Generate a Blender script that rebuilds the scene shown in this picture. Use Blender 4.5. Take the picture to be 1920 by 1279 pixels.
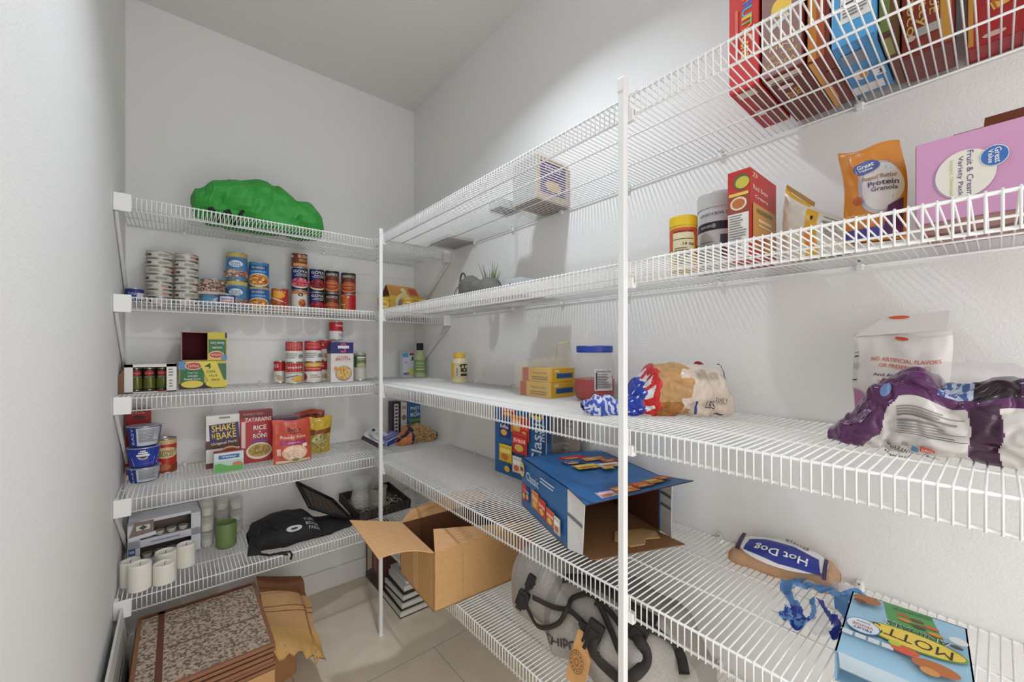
import bpy, bmesh, math, random
from mathutils import Vector, Matrix, noise
random.seed(7)
PI = math.pi
for _o in list(bpy.data.objects): bpy.data.objects.remove(_o)
COL = bpy.context.scene.collection
SC = bpy.context.scene
# ------------------------------------------------------------------ camera, world, lights, exposure
CZ = 1.271; FPX = 756.7; YAW = math.radians(39.76); HV = 654.5
cam = bpy.data.cameras.new('camera'); camo = bpy.data.objects.new('camera', cam); COL.objects.link(camo)
cam.sensor_width = 36; cam.lens = 36*FPX/1920; cam.shift_y = (HV-639.5)/1920; cam.clip_start = .02
camo.location = (0, 0, CZ); camo.rotation_euler = (PI/2, 0, -YAW)
SC.camera = camo
SC.view_settings.view_transform = 'Standard'; SC.view_settings.look = 'None'
SC.view_settings.gamma = 1; SC.view_settings.use_curve_mapping = False
SC.view_settings.exposure = .06
wd = bpy.data.worlds.new('daylight'); SC.world = wd; wd.use_nodes = True
wd.node_tree.nodes['Background'].inputs[0].default_value = (.80, .91, 1, 1)
wd.node_tree.nodes['Background'].inputs[1].default_value = 1.5
def area(name, loc, rot, sx, sy, power, col, shape='RECTANGLE', portal=False):
    l = bpy.data.lights.new(name, 'AREA'); l.shape = shape; l.size = sx; l.size_y = sy
    l.energy = power; l.color = col
    o = bpy.data.objects.new(name, l); COL.objects.link(o); o.location = loc; o.rotation_euler = rot
    if portal: l.cycles.is_portal = True
    return o
LAMP = (.53, .93, 2.50)
area('ceiling_lamp_light', LAMP, (0, 0, 0), .10, .10, 7.2, (.82, .91, 1), 'DISK').data.spread = math.radians(142)
area('warm_fill_light', (.52, -.98, .95), (PI/2, 0, 0), .95, 1.8, 14.0, (1, .92, .86))  # added warm fill set in the doorway to brighten the lower shelves
area('doorway_portal', (.48, -1.02, 1.2), (PI/2, 0, 0), 1.1, 2.4, 1, (1, 1, 1), portal=True)

# room numbers (metres)
XF = .71; XW = 1.113; YF = 1.852; YB = 2.274; XL = -.159; ZC = 2.714; P1Y = 1.749; P2Y = .4857; Y0 = -1.0
RZ = [1.787, 1.4486, 1.1088, .7707, .4323]     # right wall decks
BZ = [1.779, 1.4454, 1.1076, .7695, .4358]   # back wall decks
LIP = .0435

def ray(u, v):
    h = (u-960)/FPX; s, c = math.sin(YAW), math.cos(YAW)
    return (s+h*c, c-h*s, (HV-v)/FPX)
def hit_z(u, v, z):
    r = ray(u, v); t = (z-CZ)/r[2]; return (r[0]*t, r[1]*t)
def at_y(u, y):
    r = ray(u, 0); return r[0]/r[1]*y
def at_x(u, x):
    r = ray(u, 0); return r[1]/r[0]*x
def depth(x, y): return x*math.sin(YAW)+y*math.cos(YAW)
def zof(v, x, y): return CZ+(HV-v)/FPX*depth(x, y)

# ------------------------------------------------------------------ materials
def lin(c):
    c = c/255
    return c/12.92 if c <= .04045 else ((c+.055)/1.055)**2.4
MC = {}
def M(rgb, rough=.5, metal=0, kind=None):
    key = (tuple(rgb), rough, metal, kind)
    if key in MC: return MC[key]
    m = bpy.data.materials.new('mat_%s_%d_%d_%d' % ((kind or 'plain',)+tuple(rgb))); m.use_nodes = True
    nt = m.node_tree; b = nt.nodes['Principled BSDF']
    col = tuple(lin(c) for c in rgb)+(1,)
    b.inputs['Base Color'].default_value = col
    b.inputs['Roughness'].default_value = rough; b.inputs['Metallic'].default_value = metal
    def tex(kindn, scale, detail=3, co='Object'):
        tc = nt.nodes.new('ShaderNodeTexCoord'); t = nt.nodes.new(kindn)
        t.inputs['Scale'].default_value = scale
        if 'Detail' in t.inputs: t.inputs['Detail'].default_value = detail
        nt.links.new(tc.outputs[co], t.inputs['Vector']); return t
    def bump(t, out, st, dist=.002):
        bp = nt.nodes.new('ShaderNodeBump'); bp.inputs['Strength'].default_value = st
        bp.inputs['Distance'].default_value = dist
        nt.links.new(t.outputs[out], bp.inputs['Height']); nt.links.new(bp.outputs[0], b.inputs['Normal'])
    def vary(t, out, amt, lo=.4, hi=.6):
        r = nt.nodes.new('ShaderNodeMapRange'); r.inputs[1].default_value = lo; r.inputs[2].default_value = hi
        nt.links.new(t.outputs[out], r.inputs[0])
        mx = nt.nodes.new('ShaderNodeMix'); mx.data_type = 'RGBA'
        mx.inputs[6].default_value = tuple(x*(1-amt) for x in col[:3])+(1,); mx.inputs[7].default_value = col
        nt.links.new(r.outputs[0], mx.inputs[0]); nt.links.new(mx.outputs[2], b.inputs['Base Color'])
    if kind == 'wall':
        t = tex('ShaderNodeTexNoise', 230, 2); bump(t, 'Fac', .5, .0015)
        t2 = tex('ShaderNodeTexNoise', 1.5); vary(t2, 'Fac', .02)
    elif kind == 'card':
        t = tex('ShaderNodeTexNoise', 60, 6); vary(t, 'Fac', .10, .3, .7); bump(t, 'Fac', .15, .001)
    elif kind == 'cloth':
        t = tex('ShaderNodeTexNoise', 300, 4); vary(t, 'Fac', .25, .3, .7); bump(t, 'Fac', .4, .002)
    elif kind == 'wood':
        t = tex('ShaderNodeTexWave', 14, 4); t.inputs['Distortion'].default_value = 6; vary(t, 'Fac', .5, 0, 1)
    elif kind == 'glass':
        b.inputs['Transmission Weight'].default_value = .92; b.inputs['IOR'].default_value = 1.35
    elif kind == 'film':
        b.inputs['Alpha'].default_value = .09
    elif kind == 'clear':
        b.inputs['Transmission Weight'].default_value = .0; b.inputs['Alpha'].default_value = .22
    elif kind == 'liquid':
        b.inputs['Transmission Weight'].default_value = .45
    elif kind == 'wax':
        b.inputs['Subsurface Weight'].default_value = .3; b.inputs['Subsurface Radius'].default_value = (.02, .015, .01)
    elif kind == 'bun':
        t = tex('ShaderNodeTexNoise', 25, 4); vary(t, 'Fac', .35, .35, .65)
    elif kind == 'pebble':
        t = tex('ShaderNodeTexNoise', 130, 2); vary(t, 'Fac', .72, .42, .56); bump(t, 'Fac', .5, .002)
    elif kind == 'foil':
        t = tex('ShaderNodeTexNoise', 40, 3); bump(t, 'Fac', .35, .004)
    elif kind == 'white_wire':
        b.inputs['Coat Weight'].default_value = .2
    MC[key] = m
    return m
WHITE_WIRE = M((238, 238, 236), .35, 0, 'white_wire')
WALL = M((238, 237, 235), .75, 0, 'wall')
CEILM = M((228, 227, 223), .85, 0, 'wall')
TRIM = M((235, 233, 230), .4)
CARD = M((206, 160, 108), .75, 0, 'card')
CARDIN = M((176, 128, 82), .8, 0, 'card')
BLACK = M((22, 21, 23), .6); NAVY = M((30, 42, 110), .45); SILVER = M((200, 200, 198), .25, 1)
def floor_mat():
    m = bpy.data.materials.new('mat_floor_tile'); m.use_nodes = True
    nt = m.node_tree; b = nt.nodes['Principled BSDF']; L = nt.links
    tc = nt.nodes.new('ShaderNodeTexCoord'); mp = nt.nodes.new('ShaderNodeMapping')
    mp.inputs['Location'].default_value = (-.345, -.035, 0)
    L.new(tc.outputs['Object'], mp.inputs['Vector'])
    br = nt.nodes.new('ShaderNodeTexBrick'); br.offset = .5; br.inputs['Scale'].default_value = 1
    br.inputs['Brick Width'].default_value = 1.0; br.inputs['Row Height'].default_value = .50
    br.inputs['Mortar Size'].default_value = .0022; br.inputs['Mortar Smooth'].default_value = .1
    br.inputs['Color1'].default_value = (.90, .79, .64, 1); br.inputs['Color2'].default_value = (.87, .76, .61, 1)
    br.inputs['Mortar'].default_value = (.55, .5, .42, 1)
    n = nt.nodes.new('ShaderNodeTexNoise'); n.inputs['Scale'].default_value = 5; n.inputs['Detail'].default_value = 8
    n.inputs['Distortion'].default_value = 1.5
    L.new(tc.outputs['Object'], n.inputs['Vector']); L.new(mp.outputs[0], br.inputs['Vector'])
    mx = nt.nodes.new('ShaderNodeMix'); mx.data_type = 'RGBA'; mx.blend_type = 'MULTIPLY'; mx.inputs[0].default_value = .3
    cr = nt.nodes.new('ShaderNodeValToRGB'); cr.color_ramp.elements[0].position = .35; cr.color_ramp.elements[1].position = .65
    cr.color_ramp.elements[0].color = (.72, .7, .66, 1)
    L.new(n.outputs['Fac'], cr.inputs[0]); L.new(br.outputs['Color'], mx.inputs[6]); L.new(cr.outputs[0], mx.inputs[7])
    L.new(mx.outputs[2], b.inputs['Base Color']); b.inputs['Roughness'].default_value = .28
    return m

# ------------------------------------------------------------------ mesh builder
class MB:
    def __init__(s): s.v = []; s.f = []; s.m = []; s.mats = []; s.sm = []
    def mi(s, mat):
        if mat not in s.mats: s.mats.append(mat)
        return s.mats.index(mat)
    def add(s, vs, fs, mat, smooth=False):
        o = len(s.v); s.v += [tuple(p) for p in vs]; i = s.mi(mat)
        for f in fs: s.f.append([o+k for k in f]); s.m.append(i); s.sm.append(smooth)
    def box(s, x0, y0, z0, x1, y1, z1, mat):
        s.add([(x0,y0,z0),(x1,y0,z0),(x1,y1,z0),(x0,y1,z0),(x0,y0,z1),(x1,y0,z1),(x1,y1,z1),(x0,y1,z1)],
              [(0,3,2,1),(4,5,6,7),(0,1,5,4),(1,2,6,5),(2,3,7,6),(3,0,4,7)], mat)
    def bbox(s, x0, y0, z0, x1, y1, z1, mat, r=.002):
        bm = bmesh.new(); bmesh.ops.create_cube(bm, size=1)
        for v in bm.verts:
            v.co = Vector(((x0+x1)/2+v.co.x*(x1-x0), (y0+y1)/2+v.co.y*(y1-y0), (z0+z1)/2+v.co.z*(z1-z0)))
        r = min(r, .45*min(x1-x0, y1-y0, z1-z0))
        bmesh.ops.bevel(bm, geom=bm.edges[:], offset=r, segments=2, affect='EDGES', profile=.5)
        bm.verts.index_update()
        s.add([v.co[:] for v in bm.verts], [[v.index for v in f.verts] for f in bm.faces], mat); bm.free()
    def slab(s, pts, off, mat):
        """flat polygon given thickness along off"""
        n = len(pts); off = Vector(off)
        a = [Vector(p) for p in pts]; b = [p+off for p in a]
        s.add(a+b, [list(range(n))[::-1], list(range(n, 2*n))]+[(i, (i+1) % n, n+(i+1) % n, n+i) for i in range(n)], mat)
    def tube(s, pts, r, mat, n=6, caps=True):
        pts = [Vector(p) for p in pts]; rings = []; up = None
        for i, p in enumerate(pts):
            d = (pts[min(i+1, len(pts)-1)]-pts[max(i-1, 0)]).normalized()
            if up is None: up = Vector((0, 0, 1)) if abs(d.z) < .9 else Vector((1, 0, 0))
            a = d.cross(up)
            if a.length < 1e-6: a = d.cross(Vector((0, 1, 0)))
            a.normalize(); b = a.cross(d).normalized(); up = b
            rr = r[i] if isinstance(r, (list, tuple)) else r
            rings.append([p+(a*math.cos(2*PI*k/n)+b*math.sin(2*PI*k/n))*rr for k in range(n)])
        vs = [q for rg in rings for q in rg]; fs = []
        for i in range(len(rings)-1):
            for k in range(n): fs.append((i*n+k, i*n+(k+1) % n, (i+1)*n+(k+1) % n, (i+1)*n+k))
        if caps: fs.append(list(range(n))[::-1]); fs.append([(len(rings)-1)*n+k for k in range(n)])
        s.add(vs, fs, mat, True)
    def lathe(s, prof, mat, cx=0, cy=0, n=28, smooth=True):
        """prof: list of (r,z) or (r,z,mat)"""
        for i in range(len(prof)-1):
            r0, z0 = prof[i][:2]; r1, z1 = prof[i+1][:2]
            mm = prof[i][2] if len(prof[i]) > 2 else mat
            vs = [(cx+r0*math.cos(2*PI*k/n), cy+r0*math.sin(2*PI*k/n), z0) for k in range(n)] + \
                 [(cx+r1*math.cos(2*PI*k/n), cy+r1*math.sin(2*PI*k/n), z1) for k in range(n)]
            if r0 < 1e-6: s.add([(cx, cy, z0)]+vs[n:], [(0, 1+k, 1+(k+1) % n) for k in range(n)], mm, smooth)
            elif r1 < 1e-6: s.add(vs[:n]+[(cx, cy, z1)], [(k, (k+1) % n, n) for k in range(n)], mm, smooth)
            else: s.add(vs, [(k, (k+1) % n, n+(k+1) % n, n+k) for k in range(n)], mm, smooth)
    def grid(s, fn, nu, nv, colfn, smooth=True, wrap=False):
        vs = [fn(i/nu, j/nv) for j in range(nv+1) for i in range(nu+1)]
        o = len(s.v); s.v += [tuple(p) for p in vs]
        for j in range(nv):
            for i in range(nu):
                m = colfn((i+.5)/nu, (j+.5)/nv) if callable(colfn) else colfn
                if m is None: continue
                s.f.append([o+j*(nu+1)+i, o+j*(nu+1)+i+1, o+(j+1)*(nu+1)+i+1, o+(j+1)*(nu+1)+i])
                s.m.append(s.mi(m)); s.sm.append(smooth)
    def build(s, name, parent=None, weld=False):
        me = bpy.data.meshes.new(name); me.from_pydata(s.v, [], s.f)
        for m in s.mats: me.materials.append(m)
        me.polygons.foreach_set('material_index', s.m); me.polygons.foreach_set('use_smooth', s.sm)
        me.update()
        if weld:
            bm = bmesh.new(); bm.from_mesh(me); bmesh.ops.remove_doubles(bm, verts=bm.verts, dist=1e-5); bm.to_mesh(me); bm.free()
        o = bpy.data.objects.new(name, me); COL.objects.link(o)
        if parent: o.parent = parent
        return o
def tag(o, label, cat, group=None):
    o['label'] = label; o['category'] = cat
    if group: o['group'] = group
    return o
def thing(name, label, cat, loc=(0, 0, 0), rz=0, group=None):
    o = bpy.data.objects.new(name, None); o.empty_display_size = .05; COL.objects.link(o)
    o.location = loc; o.rotation_euler = (0, 0, rz); return tag(o, label, cat, group)
def struct(o): o['kind'] = 'structure'; return o

# ------------------------------------------------------------------ the room
def room():
    b = MB(); b.box(XL-.3, Y0-.3, -.12, XW+.3, YB+.3, 0, floor_mat()); struct(b.build('floor'))
    b = MB(); b.box(XL-.12, Y0-.1, ZC, XW+.12, YB+.12, ZC+.12, CEILM); struct(b.build('ceiling'))
    b = MB(); b.box(XL, YB, 0, XW, YB+.12, ZC, WALL); struct(b.build('wall_back'))
    b = MB(); b.box(XW, Y0-.12, 0, XW+.12, YB+.12, ZC, WALL); struct(b.build('wall_right'))
    b = MB(); b.box(XL-.12, Y0-.12, 0, XL, YB+.12, ZC, WALL); struct(b.build('wall_left'))
    b = MB(); b.box(XL, Y0-.12, 0, -.07, Y0, ZC, WALL); b.box(1.03, Y0-.12, 0, XW, Y0, ZC, WALL)
    b.box(-.07, Y0-.12, 2.4, 1.03, Y0, ZC, WALL); struct(b.build('wall_front'))
    def base(n, x0, y0, x1, y1):
        b = MB(); b.bbox(x0, y0, 0, x1, y1, .104, TRIM, .004); struct(b.build(n))
    base('baseboard_back', XL, YB-.012, XW, YB); base('baseboard_right', XW-.012, Y0, XW, YB-.012)
    base('baseboard_left', XL, Y0, XL+.012, YB-.012)
room()

# ------------------------------------------------------------------ wire shelving
WR = .0014; RR = .0025; PITCH = .0126
def wire_shelf(label, wall, z, up, n):
    t = thing('wire_shelf', label, 'shelf', (0, 0, z), 0, 'shelves on the right wall' if wall == 'R' else 'shelves on the back wall')
    d, lp, pst = MB(), MB(), WHITE_WIRE
    if wall == 'R': a0, a1, fr, bk = -.85, YF-.013, XF, XW-.006
    else: a0, a1, fr, bk = XL+.006, XW-.01, YF, YB-.006
    P = (lambda a, c, h: (c, a, h)) if wall == 'R' else (lambda a, c, h: (a, c, h))
    sg = 1 if up else -1
    k = int((a1-a0)/PITCH)
    for i in range(k+1):
        a = a0+(a1-a0)*i/k
        d.tube([P(a, bk, 0), P(a, fr, 0)], WR, pst, 6)
        lp.tube([P(a, fr-.001, -.002*sg), P(a, fr-.003, .004*sg), P(a, fr-.003, LIP*sg+.003*sg)], WR, pst, 6)
    dz = -(WR+RR)*.8
    D = bk-fr
    for c in ([fr+D/3, fr+2*D/3]): d.tube([P(a0, c, dz), P(a1, c, dz)], .0022, pst, 6)
    d.tube([P(a0, bk, dz), P(a1, bk, dz)], .0026, pst, 6)
    lp.tube([P(a0, fr-.001, dz*.6), P(a1, fr-.001, dz*.6)], RR, pst, 8)
    lp.tube([P(a0, fr-.001+.0025, LIP*sg), P(a1, fr-.001+.0025, LIP*sg)], RR, pst, 8)
    d.build('wire_deck', t); lp.build('front_lip', t)
    # wall clips
    a = a0+.18
    while a < a1-.08:
        c = MB()
        if wall == 'R':
            c.bbox(XW-.012, a-.006, -.012, XW-.0005, a+.006, .012, pst, .002); c.tube([(XW-.006, a-.008, 0), (XW-.006, a+.008, 0)], .006, pst, 8)
            c.tube([(XW-.0145, a, .007), (XW-.0115, a, .007)], .002, M((120, 120, 120), .4), 6)
        else:
            c.bbox(a-.006, YB-.012, -.012, a+.006, YB-.0005, .012, pst, .002); c.tube([(a-.008, YB-.006, 0), (a+.008, YB-.006, 0)], .006, pst, 8)
            c.tube([(a, YB-.014, .008), (a, YB-.010, .008)], .002, M((120, 120, 120), .4), 6)
        c.build('wall_clip', t); a += .285
    if wall == 'B':
        z0, z1 = (-.053, .006)
        for side in (0, 1):
            if side == 1 and n > 1: continue
            b = MB(); xa, xb = (XL+.0005, XL+.044) if side == 0 else (XW-.040, XW-.0005)
            b.bbox(xa, YF-.012, z0, xb, YF-.006, z1, TRIM, .002)
            b.bbox(xa, YF-.008, z0, xa+.012, YF+.022, z1, TRIM, .002)
            b.build('end_bracket', t)
            br = MB(); xx = XL+.004 if side == 0 else XW-.012
            br.slab([(xx, YF-.004, z0-.002), (xx, YF+.012, z0-.002), (xx, YB-.008, -.30), (xx, YB-.008, -.325), (xx, YB-.022, -.325)], (.008, 0, 0), TRIM)
            br.build('support_brace', t)
    return t
SHB = ['topmost white wire shelf on the back wall, carrying the green bag',
       'second white wire shelf down on the back wall, lined with food cans',
       'third white wire shelf down on the back wall, with the soup cans and broth',
       'fourth white wire shelf down on the back wall, with noodle bowls and rice boxes',
       'lowest white wire shelf on the back wall, with candles and black bag']
SHR = ['topmost white wire shelf on the right wall, holding the cereal boxes',
       'second white wire shelf down on the right wall, holding the lilac box',
       'third white wire shelf down on the right wall, under the bread and jar',
       'fourth white wire shelf down on the right wall, under the blue snack boxes',
       'lowest white wire shelf on the right wall, under the grey backpack']
for i in range(5):
    wire_shelf(SHB[i], 'B', BZ[i], False, i); wire_shelf(SHR[i], 'R', RZ[i], False, i)
def post(y, top, label):
    t = thing('support_post', label, 'post', (XF-.013, y, 0)); h = .0072
    b = MB(); b.bbox(-h, -h, .004, h, h, top-.012, WHITE_WIRE, .0015); b.build('pole', t)
    b = MB(); b.bbox(-h-.0015, -h-.0015, top-.028, h+.0015, h+.0015, top, TRIM, .002); b.build('cap', t)
    b = MB(); b.bbox(-h-.003, -h-.003, 0, h+.003, h+.003, .006, TRIM, .002); b.build('foot', t)
    for i, z in enumerate(RZ):
        s = 1 if i < 2 else -1
        za, zb = z-LIP-.011, z-LIP+.011
        b = MB(); b.bbox(h-.001, -h-.012, za, h+.012, h-.002, zb, TRIM, .002)
        b.bbox(h-.001, -h, z-.04, h+.004, h, z, TRIM, .001)
        b.build('shelf_clip', t)
post(P1Y, zof(430, XF, P1Y), 'white square support post at the inner corner of the shelving')
post(P2Y, zof(153, XF, P2Y), 'white square support post in front of the right shelves, nearest the camera')
lf = thing('ceiling_light', 'round ceiling lamp hanging above the pantry aisle', 'lamp', (LAMP[0], LAMP[1], 0))
b = MB(); b.lathe([(.001, ZC), (.07, ZC), (.07, ZC-.02), (.012, ZC-.03), (.012, LAMP[2]+.035), (.055, LAMP[2]+.03), (.06, LAMP[2]+.012), (.001, LAMP[2]+.012)], TRIM); b.build('housing', lf)

# ------------------------------------------------------------------ printed art: shapes laid on any mapped face
TXT = {}
def text_geo(s):
    if s in TXT: return TXT[s]
    cu = bpy.data.curves.new('lettering', 'FONT'); cu.body = s; cu.offset = 0 if 'M' in s else .012; cu.resolution_u = 2
    o = bpy.data.objects.new('lettering', cu); COL.objects.link(o)
    me = bpy.data.meshes.new_from_object(o.evaluated_get(bpy.context.evaluated_depsgraph_get()))
    vs = [(v.co.x, v.co.y) for v in me.vertices]; fs = [list(p.vertices) for p in me.polygons]
    bpy.data.objects.remove(o); bpy.data.curves.remove(cu); bpy.data.meshes.remove(me)
    x0 = min(v[0] for v in vs); x1 = max(v[0] for v in vs); y0 = min(v[1] for v in vs); y1 = max(v[1] for v in vs)
    vs = [((x-x0)/(x1-x0)-.5, (y-y0)/(y1-y0)-.5) for x, y in vs]
    TXT[s] = (vs, fs); return TXT[s]
def cut2d(vs, fs, nx, ny):
    """split flat artwork into small cells so that it can follow a curved face"""
    bm = bmesh.new(); bv = [bm.verts.new((x, y, 0)) for x, y in vs]
    for f in fs:
        try: bm.faces.new([bv[i] for i in f])
        except ValueError: pass
    xs = [v[0] for v in vs]; ys = [v[1] for v in vs]
    for lo, hi, n, ax in ((min(xs), max(xs), nx, 0), (min(ys), max(ys), ny, 1)):
        for i in range(1, n):
            c = lo+(hi-lo)*i/n; co = (c, 0, 0) if ax == 0 else (0, c, 0); no = (1, 0, 0) if ax == 0 else (0, 1, 0)
            bmesh.ops.bisect_plane(bm, geom=bm.verts[:]+bm.edges[:]+bm.faces[:], plane_co=co, plane_no=no)
    bmesh.ops.triangulate(bm, faces=bm.faces[:]); bm.verts.index_update()
    r = ([(v.co.x, v.co.y) for v in bm.verts], [[v.index for v in f.verts] for f in bm.faces]); bm.free(); return r
def art(mb, fn, W, H, shapes, h0=.0004, rough=.45, step=.00025, nseg=10, nv=1):
    """fn(a, b, h) -> point; shapes in fractions of W x H, later shapes on top.
    ('r',cx,cy,w,h,col[,rot]) ('e',cx,cy,w,h,col) ('p',[(x,y)..],col) ('t',text,cx,cy,w,h,col[,rot])"""
    h = h0
    for s in shapes:
        k = s[0]; rot = 0
        if k == 'p':
            m = M(s[2], rough); v2, f2 = s[1], [list(range(len(s[1])))]
            if nv > 1: v2, f2 = cut2d(v2, f2, 8, 8)
            mb.add([fn(x*W, y*H, h) for x, y in v2], f2, m, nv > 1)
        elif k == 't':
            _, tx, cx, cy, w, hh, col = s[:7]; rot = math.radians(s[7]) if len(s) > 7 else 0
            vs, fs = text_geo(tx)
            if nv > 1: vs, fs = cut2d(vs, fs, 16, 3)
            c, q = math.cos(rot), math.sin(rot)
            out = []
            for x, y in vs:
                X, Y = x*w*W, y*hh*H; out.append(fn(cx*W+X*c-Y*q, cy*H+X*q+Y*c, h))
            mb.add(out, fs, M(col, rough))
        else:
            _, cx, cy, w, hh, col = s[:6]; rot = math.radians(s[6]) if len(s) > 6 else 0
            c, q = math.cos(rot), math.sin(rot); m = M(col, rough); n = nseg if k == 'r' else max(nseg, 14)
            vs = []
            for j in range(nv+1):
                for i in range(n+1):
                    f = i/n
                    if k == 'e': an = PI*(1-f); x = .5*math.cos(an); y = .5*math.sin(an)
                    else: x = f-.5; y = .5
                    X, Y = x*w*W, (2*j/nv-1)*y*hh*H; vs.append(fn(cx*W+X*c-Y*q, cy*H+X*q+Y*c, h))
            mb.add(vs, [(j*(n+1)+i, j*(n+1)+i+1, (j+1)*(n+1)+i+1, (j+1)*(n+1)+i) for j in range(nv) for i in range(n)], m, nv > 1)
        h += step
def bars(x, y, w, h, n, col, seed=1, vertical=False):
    """rows of small print"""
    r = random.Random(seed); out = []
    for i in range(n):
        ww = w*(.6+.4*r.random()); yy = y+h/2-h*(i+.5)/n
        out.append(('r', x-(w-ww)/2, yy, ww, h/n*.45, col))
    return out
def barcode(x, y, w, h, seed=2):
    r = random.Random(seed); out = [('r', x, y, w*1.15, h*1.2, (240, 240, 240))]; p = -w/2
    while p < w/2:
        b = w*(.02+.05*r.random()); out.append(('r', x+p+b/2, y, b, h, (30, 30, 30))); p += b+w*(.02+.05*r.random())
    return out
def specks(cx, cy, w, h, n, cols, size, seed=3, ell=True):
    r = random.Random(seed); out = []
    for i in range(n):
        an = r.random()*2*PI; q = math.sqrt(r.random())*.5
        x, y = (q*math.cos(an), q*math.sin(an)) if ell else (r.random()-.5, r.random()-.5)
        out.append(('e', cx+x*w, cy+y*h, size*(.6+.8*r.random()), size*(.5+.6*r.random()), r.choice(cols)))
    return out
W3 = (238, 238, 234); K3 = (30, 28, 30); NV = (32, 44, 120); RD = (190, 34, 36); YL = (238, 200, 60); GN = (40, 120, 60)

FACES = ('front', 'right', 'back', 'left', 'top', 'bottom')
def facemap(face, w, d, h):
    return {'front': (lambda a, b, q: (a, -q, b), w, h), 'right': (lambda a, b, q: (w+q, a, b), d, h),
            'back': (lambda a, b, q: (w-a, d+q, b), w, h), 'left': (lambda a, b, q: (-q, d-a, b), d, h),
            'top': (lambda a, b, q: (a, b, h+q), w, d), 'bottom': (lambda a, b, q: (a, d-b, -q), w, d)}[face]
def box(name, label, cat, loc, rz, w, d, h, col, arts={}, group=None, cols={}, tilt=None, rough=.45, bev=.0015, parent=None, kind=None):
    b = MB(); b.bbox(0, 0, 0, w, d, h, M(col, rough, 0, kind), bev)
    for f, c in cols.items():
        fn, W, H = facemap(f, w, d, h); art(b, fn, W, H, [('r', .5, .5, .985, .985, c)], .0002, rough, nseg=1)
    for f, sh in arts.items():
        fn, W, H = facemap(f, w, d, h); art(b, fn, W, H, sh, .0005, rough, nseg=1)
    o = b.build(name, parent); o.location = loc; o.rotation_euler = (tilt[0] if tilt else 0, tilt[1] if tilt else 0, rz)
    if not parent: tag(o, label, cat, group)
    return o
def bx(name, label, cat, ul, ur, vt, y, z0, d, col, arts={}, **k):
    """a carton facing the aisle on a back-wall shelf: pixel columns, top row, front plane y"""
    x0, x1 = at_y(ul, y), at_y(ur, y); h = zof(vt, (x0+x1)/2, y)-z0
    return box(name, label, cat, (x0, y, z0), 0, x1-x0, d, h, col, arts, **k)

def can(name, label, cx, cy, z0, R, h, shapes, base, group=None, lidcol=None, ribs=False, cat='can', turn=0, plain=False):
    t = thing(name, label, cat, (cx, cy, z0), 0, group)
    sil = M((205, 203, 198), .3, 1)
    b = MB(); e = .0022
    b.lathe([(.001, 0), (R*.96, 0), (R, .001), (R, e), (R*.965, e+.002), (R*.965, h-e-.002), (R, h-e), (R, h-.001), (R*.97, h), (R*.96, h-.003), (.001, h-.003)], sil, n=32)
    if ribs:
        for q in (.25, .5, .75): b.lathe([(R*.965, h*q-.003), (R*.985, h*q), (R*.965, h*q+.003)], sil, n=32)
    body = b.build('can_body', t)
    if lidcol:
        b = MB(); b.lathe([(.001, h), (R*1.0, h), (R*1.02, h-.002), (R*1.02, h-.014), (R*.99, h-.014)], M(lidcol, .4), n=32); b.build('lid', t)
    if shapes is not None:
        b = MB(); RL = R*.975; z1, z2 = e+.0015, h-e-.0015
        b.lathe([(RL, z1), (RL, z2)], M(base, .4), n=40)
        ph = math.atan2(-cy, -cx)+turn; W = PI*RL; H = z2-z1
        def fn(a, bb, q):
            an = ph+(a-W/2)/RL; return ((RL+q)*math.cos(an), (RL+q)*math.sin(an), z1+bb)
        art(b, fn, W, H, shapes); b.build('paper_label', body)
    return t
def cyl_px(ul, ur, y):
    """centre x and radius of an upright round thing between two pixel columns, centre at depth y"""
    tl = math.atan2(ray(ul, 0)[0], ray(ul, 0)[1]); tr = math.atan2(ray(ur, 0)[0], ray(ur, 0)[1])
    tm = (tl+tr)/2; r0 = y/math.cos(tm); return y*math.tan(tm), r0*math.sin((tr-tl)/2)
def can_b(label, ul, ur, vt, y, z0, shapes, base, vb=None, **k):
    cx, R = cyl_px(ul, ur, y); R = min(R, YB-.008-y); zt = zof(vt, cx, y-R)
    if vb is not None: z0 = zof(vb, cx, y-R)
    return can('food_can', label, cx, y, z0, R, zt-z0, shapes, base, **k)
def stack_b(rows, ul, ur, vtop, y, z0, **k):
    """cans piled on each other; rows from the bottom: (label, share of height, shapes, base[, lid])"""
    cx, R = cyl_px(ul, ur, y); R = min(R, YB-.008-y); zt = zof(vtop, cx, y-R); tot = sum(r[1] for r in rows); z = z0
    for r in rows:
        h = (zt-z0)*r[1]/tot
        can('food_can', r[0], cx, y, z, R, h-.0006, r[2], r[3], lidcol=(r[4] if len(r) > 4 else None), **k); z += h

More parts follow.
